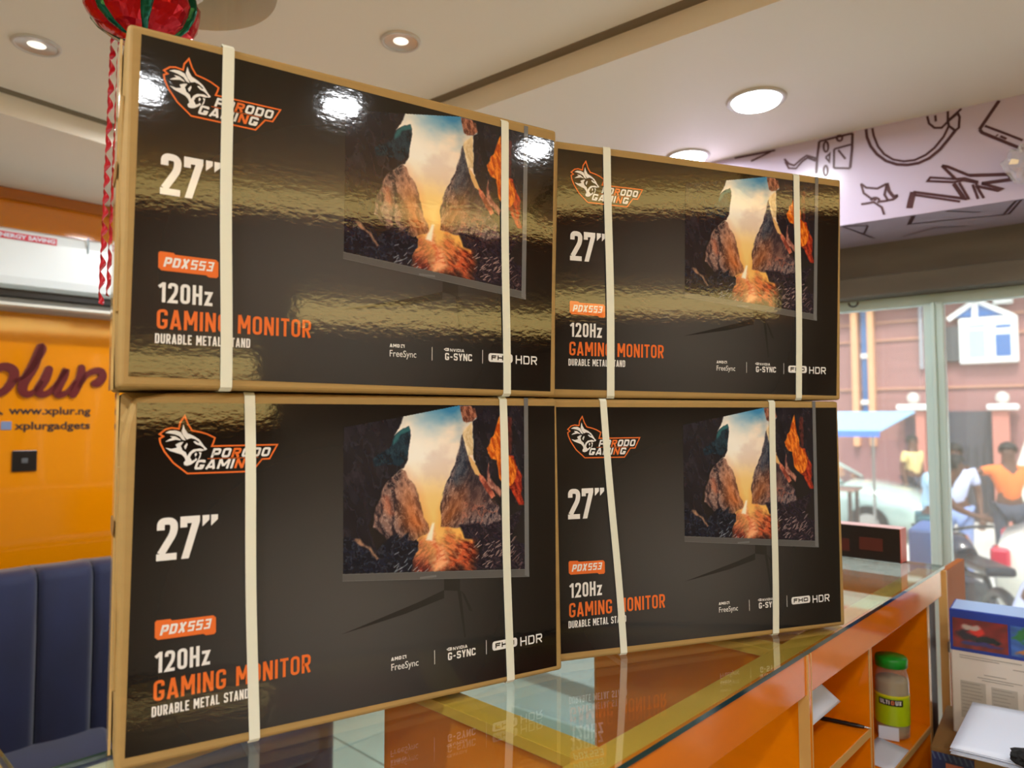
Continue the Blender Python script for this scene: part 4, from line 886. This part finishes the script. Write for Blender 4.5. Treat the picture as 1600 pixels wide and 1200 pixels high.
b = bmesh.new(); box(b, x0_+.01, x1_-.01, -.195, -.135, zb-.004, zb+.008, bev=.003); obj('louvre', b, mat('louvre_pale', (226, 226, 216), .35), t)
def ach(x, y): return LW.hit(x, y, -.2155)
s0, s1 = ach(0, 357), ach(90, 380)
b = bmesh.new(); 
sl = 0
flat(b, [(s0[0]-.25, s1[1]+.002), (s1[0], s1[1]-.001), (s1[0], s1[1]+.026), (s0[0]-.25, s1[1]+.029)], -.2160); st_ = obj('energy_sticker', b, mat('sticker_red', (206, 36, 66), .4), t)
o = ftext('sticker_lettering', 'MORE ENERGY SAVING', .021, M_paper, t, Matrix.Translation((s0[0]-.09, -.2166, s1[1]+.006)), bold=.0008); k = (s1[0]-.006-(s0[0]-.09))/max(v.co.x for v in o.data.vertices)
for v in o.data.vertices: v.co.x *= k
e0 = ach(139, 380); obj('display_mark', bx(e0[0]-.003, e0[0]+.003, -.2162, -.214, e0[1]-.035, e0[1]+.03), mat('mark_grey', (110, 130, 136), .4), t)
b = bmesh.new(); text(b, 'AC', e0[0]-.07, e0[0]-.02, e0[1]-.01, e0[1]+.012, t=.05, gap=.6, r=.4, y=-.216); b.free()
# sofa
SFA = Fr(LW.p(0, -.46), 44.5)
t = thing('channel_sofa', 'navy velvet sofa with vertical channel stitched back against the orange wall', 'sofa', SFA.M())
ztop = -.097; zs = -.717; chw = .182
u_of = SFA.hit(57, 950)[0]
for i in range(-6, 5):
    a = u_of+i*chw; b = bmesh.new(); n = 8; G = []
    for k in range(n+1):
        f_ = k/n; y = -.018*math.sin(math.pi*f_)**.5; G.append([b.verts.new((a+.002+(chw-.004)*f_, y-q[0], q[1])) for q in ((-.03, zs-.1), (0, zs), (0, -.35), (-.012, -.14), (-.03, ztop-.012), (-.07, ztop), (-.2, ztop-.01))])
    for k in range(n):
        for j in range(6): b.faces.new((G[k][j], G[k+1][j], G[k+1][j+1], G[k][j+1]))
    o = obj('back_channel', b, M_velvet, t, smooth=True)
    o2 = o.modifiers.new('t', 'SOLIDIFY'); o2.thickness = .01; o2.offset = -1
UL, UR = u_of-6*chw, u_of+5*chw
obj('back_frame', bx(UL, UR, .04, .22, FLOOR+.1, ztop-.02, bev=.01), M_velvet, t)
for i in range(3):
    w_ = (UR-UL)/3; obj('seat_cushion', bx(UL+i*w_+.004, UL+(i+1)*w_-.004, -.56, .02, zs-.15, zs, bev=.03, seg=4), M_velvet, t, smooth=True)
obj('seat_base', bx(UL, UR, -.53, .1, FLOOR+.08, zs-.15, bev=.01), M_velvet, t)
for a in (UL, UR-.12): obj('armrest', bx(a-.0, a+.12, -.56, .2, FLOOR+.1, zs+.25, bev=.04, seg=4), M_velvet, t, smooth=True)
for a in (UL+.05, UR-.1):
    for d in (-.5, .1): bb = bmesh.new(); cyl(bb, (a, d), .02, FLOOR, FLOOR+.1, 12); obj('foot', bb, M_metal, t)

# ------------------------------------------------------------------ balloon with curled ribbons
BL = at(228, -8, 1.6); BL[2] = 1.408
t = thing('foil_balloon', 'shiny red and green foil balloon touching the ceiling above the upper left carton', 'balloon', loc=BL)
M_red = mat('red_foil', (196, 8, 26), .16, metal=.55, bump=((14, 14, 14), .6, .02)); M_green = mat('green_foil', (8, 92, 66), .16, metal=.55, bump=((14, 14, 14), .6, .02))
NG = 12
for gi in range(NG):
    b = bmesh.new(); a0 = 2*math.pi*gi/NG+.15; wdg = 2*math.pi/NG*(1.55 if gi % 2 == 0 else .45); a0 += 0 if gi % 2 == 0 else 2*math.pi/NG*.55; G = []
    for k in range(7):
        f_ = k/6; a = a0+wdg*f_; col = []
        for j in range(11):
            ph = -math.pi/2+math.pi*j/10; r = .122*math.cos(ph)**.75*(1-.09*abs(2*f_-1)**2)+.0005; wob = 1+.05*mnoise.noise(Vector((math.cos(a)*2, math.sin(a)*2, ph*2)))
            col.append(b.verts.new((r*math.cos(a)*wob, r*math.sin(a)*wob, .078*math.sin(ph)*wob)))
        G.append(col)
    for k in range(6):
        for j in range(10): b.faces.new((G[k][j], G[k+1][j], G[k+1][j+1], G[k][j+1]))
    for v in b.verts: v.co += Vector((mnoise.noise(v.co*30), mnoise.noise(v.co*30+Vector((5, 0, 0))), mnoise.noise(v.co*30+Vector((0, 9, 0)))))*.006
    bmesh.ops.remove_doubles(b, verts=b.verts[:], dist=.001)
    o = obj('foil_gore', b, M_red if gi % 2 == 0 else M_green, t)
    o['label'] = 'red foil gore' if gi % 2 == 0 else 'green foil gore'
def ribbon(px, z_top, z_bot, Y, name, label, m, wd=.012, tw=48, amp=.003, ph=0):
    P = at(px, 60, Y); b = bmesh.new(); n = 150; G = []
    for i in range(n+1):
        f_ = i/n; z = z_top+(z_bot-z_top)*f_; a = ph+tw*2*f_+1.2*math.sin(9*f_+ph); cx = P[0]+amp*math.sin(a)-.012*f_; cy = P[1]+amp*math.cos(a)
        d = Vector((math.cos(a*.5), math.sin(a*.5), .35)).normalized()*wd/2
        G.append((b.verts.new(Vector((cx, cy, z))+d), b.verts.new(Vector((cx, cy, z))-d)))
    for p, q in zip(G, G[1:]): b.faces.new((p[0], q[0], q[1], p[1]))
    o = obj(name, b, m, smooth=True); s = o.modifiers.new('t', 'SOLIDIFY'); s.thickness = .0006; return tag(o, label, 'ribbon')
M_rib = mat('red_ribbon', (206, 22, 44), .3, coat=.4)
ribbon(178.5, 1.345, .715, 1.6, 'curled_ribbon', 'long curled red ribbon hanging left of the cartons, the outer strand', M_rib, ph=.3)
ribbon(190, 1.345, .74, 1.63, 'curled_ribbon', 'curled red ribbon hanging close against the left edge of the upper carton', M_rib, ph=2.1, tw=40)
b = bmesh.new(); G = []
for i in range(31):
    f_ = i/30; Q = at(146+8*f_+50*f_*f_, 12+66*f_-10*f_*f_, 1.55); a = 5*f_; G.append((b.verts.new(Vector(Q)+Vector((.004*math.cos(a)+.002, .003, .003*math.sin(a)))), b.verts.new(Vector(Q)-Vector((.004*math.cos(a)+.002, .003, .003*math.sin(a))))))
for p, q in zip(G, G[1:]): b.faces.new((p[0], q[0], q[1], p[1]))
o = obj('silver_ribbon', b, mat('silver_foil', (200, 204, 200), .2, metal=.8), smooth=True); o.modifiers.new('t', 'SOLIDIFY').thickness = .0006; tag(o, 'thin silver ribbon looped under the left side of the foil balloon', 'ribbon')
# white round ceiling lamp hanging in the recess
b = bmesh.new(); t = thing('round_ceiling_lamp', 'white disc lamp in the round ceiling recess behind the foil balloon', 'ceiling lamp', loc=(HC[0]-.07, HC[1]-.015, ZC))
lathe(b, [(.0005, -.012), (.11, -.010), (.128, .0), (.128, .03), (.0005, .031)], 48); obj('lamp_shade', b, mat('lamp_white', (226, 220, 210), .4), t)
b = bmesh.new(); cyl(b, (0, 0), .02, .031, .09, 16); obj('stem', b, M_metal, t)

slab('roof_light_block', CT, -3.4, 2.4, -2.2, 3.6, 1.62, 1.70, M_ceil)  # unseen roof slab added to keep sky light out of the ceiling gaps
# ------------------------------------------------------------------ the street outside
G0 = -1.6
struct(obj('ground', bx(-20, 20, .3, 20, G0-.1, G0), mat('street_ground', (206, 204, 196), .8, var=((1, 1, 1), .12)), M=SF.M()))
M_brick = mat('pink_brick', (150, 106, 104), .8, var=((.8, 3, 9), .10))
M_wht = mat('white_render', (238, 240, 238), .6); M_peach = mat('peach_render', (220, 164, 122), .7); M_bl = mat('blue_glazing', (40, 100, 170), .15, coat=.5)
M_gate = mat('grey_gate', (66, 66, 76), .6); M_sky = mat('awning_blue', (150, 196, 232), .7)
fc = thing('brick_building', 'pink brick building with white framed windows across the street', 'building', FA.M())
obj('wall', bx(-20, 20, 0, 1, G0, 6), M_brick, fc)
def fr_rect(name, x0, y0, x1, y1, d0, d1, m, parent=None, bev=0):
    xm, ym = (x0+x1)/2, (y0+y1)/2
    u0 = FA.hit(x0, ym)[0]; u1 = FA.hit(x1, ym)[0]; z0 = FA.hit(xm, y1)[1]; z1 = FA.hit(xm, y0)[1]
    return obj(name, bx(min(u0, u1), max(u0, u1), d0, d1, z0, z1, bev=bev), m, parent or fc)
# brick courses as raised bands
for y in (498, 527, 607): fr_rect('string_course', 1180, y, 1800, y+3, -.05, 0, mat('course', (190, 140, 116), .8))
for x in (1339, 1364): fr_rect('pilaster', x-5, 440, x+5, 700, -.25, 0, M_peach, bev=.03)
st = fr_rect('stair_window', 1348, 490, 1359, 650, -.08, 0, M_bl)
for y in (556, 628): fr_rect('transom', 1347, y, 1360, y+7, -.12, -.08, M_wht, st)
for x0, x1, y in ((1401, 1430, 481), (1552, 1584, 476)): fr_rect('vent', x0, y-4, x1, y+4, -.15, 0, M_wht, bev=.03)
fr_rect('drain_pipe', 1437, 440, 1443, 580, -.12, 0, mat('pipe_grey', (150, 150, 158), .5))
# gabled window
gw = fr_rect('window', 1500, 500, 1592, 572, -.18, 0, M_wht, bev=.03)
for x0, x1, y0, y1 in ((1515, 1541, 512, 517), (1515, 1541, 521, 563), (1557, 1581, 512, 517), (1557, 1581, 527, 561)): fr_rect('pane', x0, y0, x1, y1, -.19, -.17, M_bl if x0 > 1550 else mat('curtain_cyan', (170, 226, 234), .3), gw)
fr_rect('shutter', 1476, 515, 1500, 569, -.16, 0, mat('dark_shutter', (72, 72, 76), .6), gw)
b = bmesh.new(); g = [FA.hit(*p) for p in ((1486, 502), (1526, 476), (1578, 497))]; prism(b, g, -.16, 0); ga = obj('gable', b, M_bl, fc)
b = bmesh.new(); strip(b, [FA.hit(1483, 505), FA.hit(1526, 475), FA.hit(1584, 499)], False, .09, lambda x, z: (x, -.2, z)); strip(b, [FA.hit(1525, 476), FA.hit(1525, 503)], False, .1, lambda x, z: (x, -.2, z))
fr = obj('gable_frame', b, M_wht, ga); fr.modifiers.new('t', 'SOLIDIFY').thickness = .06
# gate opening with columns, caps and ball finials
fr_rect('gate', 1474, 646, 1556, 840, -.1, 0, M_gate); 
for i in range(7): fr_rect('gate_bar', 1478+i*12, 700, 1480+i*12, 835, -.16, -.1, mat('gate_dark', (48, 50, 58), .6))
fr_rect('doorway', 1416, 655, 1444, 800, -.08, 0, mat('plum_door', (98, 76, 90), .7)); fr_rect('base_panel', 1318, 690, 1416, 760, -.06, 0, mat('plum_base', (140, 96, 98), .7))
for xc in (1431, 1568):
    cl_ = fr_rect('column', xc-(-8) if xc < 1500 else xc-12, 645, xc+22 if xc < 1500 else xc+14, 860, -.5, -.2, mat('column_brick', (190, 122, 108), .8))
    fr_rect('capital', xc-23, 636, xc+26, 645, -.6, -.1, M_wht, cl_, bev=.03); u, z = FA.hit(xc, 626); bb = bmesh.new(); bmesh.ops.create_icosphere(bb, subdivisions=2, radius=.12, matrix=Matrix.Translation((u, -.35, z))); obj('ball_finial', bb, mat('finial', (206, 204, 196), .6), cl_, smooth=True)
fr_rect('eave', 1180, 425, 1800, 455, -.5, 0, mat('eave_grey', (150, 172, 160), .7))
# market awning
AW = Fr(SF.p(0, 8.2), 142, -1)
p = [AW.hit(*q) for q in ((1250, 645), (1413, 645), (1374, 676), (1250, 676))]
t = thing('market_awning', 'pale blue cloth awning over a street stall behind the left window pane', 'awning', AW.M())
b = bmesh.new(); V = [b.verts.new((p[0][0], .9, p[0][1])), b.verts.new((p[1][0], .9, p[1][1])), b.verts.new((p[2][0], 0, p[2][1])), b.verts.new((p[3][0], 0, p[3][1]))]; b.faces.new(V); o = obj('cloth', b, M_sky, t); o.modifiers.new('t', 'SOLIDIFY').thickness = .02
obj('valance', bx(p[2][0], p[3][0], -.02, 0, p[2][1]-.09, p[2][1]), mat('valance_blue', (70, 120, 214), .7), t)
for u in (p[2][0]+.1, p[3][0]-.1): bb = bmesh.new(); cyl(bb, (u, .05), .02, G0, p[2][1]-.09, 10); obj('post', bb, M_metal, t)
# stall table under the awning
t = thing('stall_table', 'low stall table with pale goods under the blue awning', 'table', AW.M(p[2][0]+1.0, .5, 0)); obj('table_top', bx(-.6, .6, -.3, .3, -.62, -.58, bev=.01), mat('stall_wood', (140, 110, 100), .7), t)
for lx in (-.55, .5):
    for ly in (-.25, .2): obj('leg', bx(lx, lx+.05, ly, ly+.05, G0, -.62), M_dark, t)
# blue barrel-like barrier outside
q0, q1 = SF.hit(1417, 828, 1.5), SF.hit(1456, 828, 1.5)
t = thing('blue_barrier', 'blue plastic crate standing outside, right of the black boxed gadget', 'crate', SF.M((q0[0]+q1[0])/2, 1.5, 0)); hw = abs(q0[0]-q1[0])/2
obj('crate_body', bx(-hw, hw, 0, .4, G0, q0[1], bev=.02), mat('crate_blue', (84, 112, 172), .5), t)
for i in range(4): obj('rib', bx(-hw-.02, hw+.02, -.02, .42, G0+.15+i*.2, G0+.19+i*.2, bev=.008), MATS['crate_blue'], t)

# ---- cars: lofted body with wheels, glass, lamps
def car(name, label, P, ang, paint, scale=1.0, parts=()):
    t = thing(name, label, 'car', Matrix.Translation(P) @ Matrix.Rotation(ang, 4, 'Z') @ Matrix.Scale(scale, 4))
    S = [(-2.15, .45, .62, .60), (-2.1, .30, .86, .80), (-1.75, .24, .98, .86), (-1.3, .22, 1.02, .88), (-.6, .22, 1.03, .88), (.7, .22, .98, .88), (1.3, .22, .94, .87), (1.85, .26, .82, .82), (2.1, .32, .68, .72), (2.15, .42, .56, .60)]
    b = bmesh.new(); rings = []
    for x, zl, zh, hw in S:
        pr = [(-hw*.9, zl), (-hw, zl+.12), (-hw, (zl+zh)/2), (-hw*.96, zh-.06), (-hw*.86, zh), (0, zh+.03), (hw*.86, zh), (hw*.96, zh-.06), (hw, (zl+zh)/2), (hw, zl+.12), (hw*.9, zl)]
        rings.append([b.verts.new((x, y, z)) for y, z in pr])
    for A, B in zip(rings, rings[1:]):
        for i in range(11): b.faces.new((A[i], A[(i+1) % 11], B[(i+1) % 11], B[i]))
    b.faces.new(rings[0][::-1]); b.faces.new(rings[-1]); obj('car_body', b, paint, t, smooth=True)
    C_ = [(-1.75, .97, .98, .76), (-1.1, .98, 1.36, .64), (-.4, .99, 1.43, .62), (.2, .98, 1.40, .62), (.95, .96, .97, .74)]
    b = bmesh.new(); rings = []
    for x, zl, zh, hw in C_:
        rings.append([b.verts.new(c) for c in ((x, -.80, zl), (x, -hw*(1 if zh-zl > .1 else 1.0), zh), (x, 0, zh+.03), (x, hw, zh), (x, .80, zl))])
    for A, B in zip(rings, rings[1:]):
        for i in range(4): b.faces.new((A[i], A[i+1], B[i+1], B[i]))
    obj('windows', b, mat('car_glass', (70, 84, 90), .08, coat=1), t, smooth=False)
    b = bmesh.new(); tube(b, [(-1.15, 0, 1.37), (-.4, 0, 1.44), (.22, 0, 1.41)], .02, 6)
    box(b, -1.12, .24, -.6, .6, 1.375, 1.43, bev=.02); 
    for s in (-1, 1):
        tube(b, [(-1.7, s*.77, .99), (-1.08, s*.645, 1.375), (-.4, s*.625, 1.435), (.22, s*.625, 1.405), (.92, s*.755, .975)], .03, 6); tube(b, [(-.42, s*.80, .99), (-.40, s*.63, 1.42)], .03, 6)
    obj('roof', b, paint, t)
    for x in (-1.35, 1.32):
        for s in (-1, 1):
            b = bmesh.new(); cyl(b, (x, .31), .31, s*.70, s*.89, 24, axis='Y'); wh = obj('wheel', b, M_black, t); b = bmesh.new(); cyl(b, (x, .31), .18, s*.88, s*.90, 16, axis='Y'); obj('hub_cap', b, M_metal, wh)
    for s in (-1, 1):
        b = bmesh.new(); box(b, -2.16, -2.0, s*.72-.14, s*.72+.12, .66, .84, bev=.03); obj('tail_light', b, mat('tail_red', (190, 20, 50), .15, coat=.6), t)
        b = bmesh.new(); box(b, 1.96, 2.14, s*.60-.16, s*.60+.14, .55, .68, bev=.03); obj('head_light', b, M_wht, t)
    return t
ang = math.atan2(.616, -.788)
Pc = SF.p(0, 5.6); u = (at(1440, 700, 8) - SF.O) @ SF.a
q = SF.hit(1446, 780, 10.2); P = SF.p(q[0]+2.15, 10.9, G0)
car('silver_car', 'pale silver car parked across the street behind the left window pane', P, math.atan2(-.616, .788), mat('silver_green_paint', (176, 200, 192), .25, coat=.8))
q = SF.hit(1553, 850, 5.2); P = SF.p(q[0]-2.12, 6.0, G0)
car('white_car', 'white car with a red tail light standing close outside at the right edge', P, math.atan2(-.616, .788), mat('white_paint', (232, 232, 220), .25, coat=.8))
t = thing('white_van', 'white van body high up at the right edge behind the white car', 'van', SF.M(SF.hit(1586, 700, 9.6)[0], 9.6, 0))
b = bmesh.new(); prism(b, [(0.02, -1.25), (.02, -.3), (-.18, .36), (-.35, .46), (-3.6, .46), (-3.6, -1.25)], 0, 1.5); bmesh.ops.bevel(b, geom=b.edges[:], offset=.04, segments=2, affect='EDGES'); obj('van_body', b, mat('white_paint', (232, 232, 220)), t)
for x in (-.5, -3.0):
    for y in (.05, 1.3): b = bmesh.new(); cyl(b, (x, G0+.32), .32, y-.08, y+.15, 20, axis='Y'); obj('wheel', b, M_black, t)
obj('window', bx(-.9, -.4, -.012, -.001, -.05, .35), MATS['car_glass'], t)

# ---- people: one skinned body each, hair and clothes as children
def person(name_label, foot, face, J, shirt, trousers, skin=(96, 62, 46), hair=True, headwear=None):
    t = thing('person', name_label, 'person', Matrix.Translation(foot) @ Matrix.Rotation(face, 4, 'Z'))
    def skinned(name, chains, m):
        me = bpy.data.meshes.new(name); V = []; E = []; Rr = []; ix = {}
        for ch in chains:
            prev = None
            for p, r in ch:
                k = tuple(round(c, 4) for c in p)
                if k not in ix: ix[k] = len(V); V.append(p); Rr.append(r)
                if prev is not None and prev != ix[k]: E.append((prev, ix[k]))
                prev = ix[k]
        me.from_pydata(V, E, []); o = obj(name, me, m, t); s = o.modifiers.new('s', 'SKIN'); 
        for i, r in enumerate(Rr): me.skin_vertices[0].data[i].radius = (r, r); 
        me.skin_vertices[0].data[0].use_root = True; s.use_smooth_shade = True; ss = o.modifiers.new('u', 'SUBSURF'); ss.levels = 1; ss.render_levels = 1
        return o
    pel, che, nec, hd = J['pelvis'], J['chest'], J['neck'], J['head']
    ms = mat('skin_%d_%d' % skin[:2], skin, .5)
    body = [[(pel, .13), (tuple((a+b)/2 for a, b in zip(pel, che)), .115), (che, .135), (nec, .055), (hd, .095), ((hd[0], hd[1]-.0, hd[2]+.10), .07)]]
    arms = []; legs = []
    for s in ('L', 'R'):
        sh, el, wr, ha = J['sh'+s], J['el'+s], J['wr'+s], J['ha'+s]; body.append([(che, .135), (sh, .06), (el, .042), (wr, .028), (ha, .036)]); arms.append([(che, .150), (sh, .075), (tuple(a*.35+b*.65 for a, b in zip(sh, el)), .060)])
        hi, kn, an, to = J['hi'+s], J['kn'+s], J['an'+s], J['to'+s]; body.append([(pel, .13), (hi, .095), (kn, .06), (an, .038), (to, .035)]); legs.append([(pel, .145), (hi, .108), (kn, .075), (an, .055)])
        d = Vector(ha)-Vector(wr); d.normalize(); sd = d.cross(Vector((0, 1, .1))).normalized()
        for k in range(4): body.append([(ha, .036), (tuple(Vector(ha)+d*.06+sd*(k-1.5)*.018), .010), (tuple(Vector(ha)+d*(.11-.01*abs(k-1.5))+sd*(k-1.5)*.02), .008)])
        body.append([(ha, .036), (tuple(Vector(ha)+d*.02+sd*.05), .011), (tuple(Vector(ha)+d*.06+sd*.06), .009)])
    skinned('body', body, ms)
    skinned('shirt', [[(pel, .142), (tuple((a+b)/2 for a, b in zip(pel, che)), .135), (che, .152), (tuple(a*.5+b*.5 for a, b in zip(che, nec)), .09)]]+arms, shirt)
    skinned('trousers', legs, trousers)
    b = bmesh.new(); bmesh.ops.create_icosphere(b, subdivisions=3, radius=.108, matrix=Matrix.Translation((hd[0], hd[1]+.015, hd[2]+.055)))
    bmesh.ops.delete(b, geom=[v for v in b.verts if v.co.z < hd[2]+.03+(.05 if v.co.y < hd[1]-.02 else -.03)], context='VERTS'); obj('hair' if not headwear else 'cap', b, headwear or mat('black_hair', (20, 16, 14), .7), t, smooth=True)
    b = bmesh.new(); box(b, hd[0]-.012, hd[0]+.012, hd[1]-.118, hd[1]-.08, hd[2]-.01, hd[2]+.035, bev=.006); obj('nose', b, ms, t)
    for s in (-1, 1):
        b = bmesh.new(); bmesh.ops.create_icosphere(b, subdivisions=1, radius=.009, matrix=Matrix.Translation((hd[0]+s*.032, hd[1]-.088, hd[2]+.045))); obj('eye', b, M_black, t)
        b = bmesh.new(); bmesh.ops.create_icosphere(b, subdivisions=1, radius=.022, matrix=Matrix.Translation((hd[0]+s*.092, hd[1], hd[2]+.03)) @ Matrix.Diagonal((.4, .7, 1.2, 1))); obj('ear', b, ms, t)
    for s in ('L', 'R'):
        to = J['to'+s]; an = J['an'+s]; b = bmesh.new(); box(b, an[0]-.045, an[0]+.045, to[1]-.09, an[1]+.06, 0, .075, bev=.02); obj('shoe', b, M_black, t)
    return t
def stand(**k):
    J = dict(pelvis=(0, 0, .95), chest=(0, 0, 1.30), neck=(0, 0, 1.47), head=(0, -.01, 1.60))
    for s, x in (('L', -1), ('R', 1)):
        J.update({'sh'+s: (x*.19, 0, 1.40), 'el'+s: (x*.25, .03, 1.12), 'wr'+s: (x*.26, -.06, .88), 'ha'+s: (x*.26, -.09, .80), 'hi'+s: (x*.10, 0, .88), 'kn'+s: (x*.11, -.02, .50), 'an'+s: (x*.12, .02, .09), 'to'+s: (x*.13, -.10, .04)})
    J.update(k); return J
def spot(px, d, dz=0): q = SF.hit(px, 700, d); return SF.p(q[0], d, G0+dz)
M_lil = mat('lilac_cloth', (198, 204, 232), .8); M_lb = mat('sky_shirt', (176, 214, 240), .8); M_ye = mat('yellow_shirt', (232, 206, 140), .8); M_or = mat('orange_shirt', (240, 120, 50), .8); M_dk = mat('dark_trousers', (60, 66, 82), .8); M_tq = mat('teal_trousers', (70, 110, 120), .8); M_jn = mat('pale_jeans', (140, 160, 210), .8)
person('person in a pale lilac shirt standing just right of the mullion', spot(1489, 7.4), R(-30), stand(), M_lil, M_jn)
person('person in a white and sky blue shirt leaning forward, just left of the mullion', spot(1448, 6.4), R(60), stand(chest=(0, -.12, 1.27), neck=(0, -.22, 1.40), head=(0, -.28, 1.50), elL=(-.25, -.25, 1.08), wrL=(-.2, -.42, 1.0), haL=(-.18, -.50, .98)), M_lb, M_tq)
person('person in a yellow shirt further back beside the silver car', spot(1425, 12.4), R(20), stand(), M_ye, M_dk)
person('person in an orange shirt with one arm stretched out, behind the white car', spot(1574, 8.2), R(-20), stand(elR=(.42, -.05, 1.38), wrR=(.66, -.05, 1.36), haR=(.75, -.05, 1.36), elL=(-.42, -.1, 1.36), wrL=(-.62, -.2, 1.45), haL=(-.70, -.25, 1.48)), M_or, M_dk)
sit = stand(pelvis=(0, 0, .45), chest=(0, -.2, .78), neck=(0, -.36, .90), head=(0, -.46, .98), shL=(-.19, -.22, .84), shR=(.19, -.22, .84), elL=(-.24, -.32, .66), elR=(.24, -.32, .66), wrL=(-.16, -.5, .62), wrR=(.16, -.5, .62), haL=(-.12, -.56, .60), haR=(.12, -.56, .60),
            hiL=(-.10, -.02, .42), hiR=(.10, -.02, .42), knL=(-.14, -.45, .50), knR=(.14, -.45, .50), anL=(-.14, -.42, .09), anR=(.14, -.42, .09), toL=(-.14, -.52, .04), toR=(.14, -.52, .04))
person('person in lavender clothes sitting low outside, above the console box', spot(1572, 3.3, .0), R(75), sit, M_lil, M_lil)
t = thing('low_bench', 'low dark bench under the seated person outside', 'bench', SF.M(SF.hit(1572, 700, 3.3)[0], 3.3, 0)); obj('seat', bx(-.25, .25, -.2, .2, G0+.26, G0+.30, bev=.01), M_dark, t)
for lx in (-.22, .18):
    for ly in (-.17, .13): obj('leg', bx(lx, lx+.04, ly, ly+.04, G0, G0+.26), M_dark, t)
# motorcycle parked between the person in lilac and the white car
mq = SF.hit(1516, 800, 5.4); t = thing('motorcycle', 'dark motorcycle parked outside in front of the grey gate', 'motorcycle', SF.M(mq[0], 4.9, G0) @ Matrix.Rotation(R(62), 4, 'Z'))
for x in (-.62, .62):
    b = bmesh.new(); pts = [(x+.28*math.cos(R(a)), 0, .31+.28*math.sin(R(a))) for a in range(0, 360, 15)]; tube(b, pts, .045, 8, closed=True); wh = obj('wheel', b, M_black, t)
    b = bmesh.new(); cyl(b, (x, .31), .05, -.06, .06, 12, axis='Y')
    for k in range(6): a = R(k*60); tube(b, [(x, 0, .31), (x+.26*math.cos(a), 0, .31+.26*math.sin(a))], .008, 5)
    obj('hub', b, M_metal, wh)
M_ds = mat('dark_steel', (54, 56, 62), .4)
b = bmesh.new(); tube(b, [(.62, 0, .31), (.42, 0, .78), (.36, 0, .98)], .028); tube(b, [(.42, 0, .78), (0, 0, .62), (-.35, 0, .66), (-.62, 0, .31)], .03); tube(b, [(.40, 0, .70), (.1, 0, .28), (-.2, 0, .26), (-.62, 0, .31)], .025); obj('frame', b, M_ds, t)
b = bmesh.new(); tube(b, [(.28, -.36, 1.02), (.36, -.2, 1.0), (.38, 0, .96), (.36, .2, 1.0), (.28, .36, 1.02)], .016); obj('handlebar', b, M_black, t)
b = bmesh.new(); tube(b, [(.36, 0, .80), (.2, 0, .84), (-.02, 0, .78)], [.08, .14, .09], 12); obj('fuel_tank', b, mat('tank_dark', (40, 42, 54), .2, coat=.8), t)
b = bmesh.new(); box(b, -.65, .0, -.12, .12, .72, .80, bev=.03); obj('seat', b, M_black, t)
b = bmesh.new(); box(b, -.15, .2, -.13, .13, .3, .56, bev=.04); obj('engine', b, M_ds, t)
b = bmesh.new(); tube(b, [(.1, .12, .32), (-.2, .14, .24), (-.75, .16, .30)], [.02, .035, .04]); obj('exhaust', b, M_metal, t)
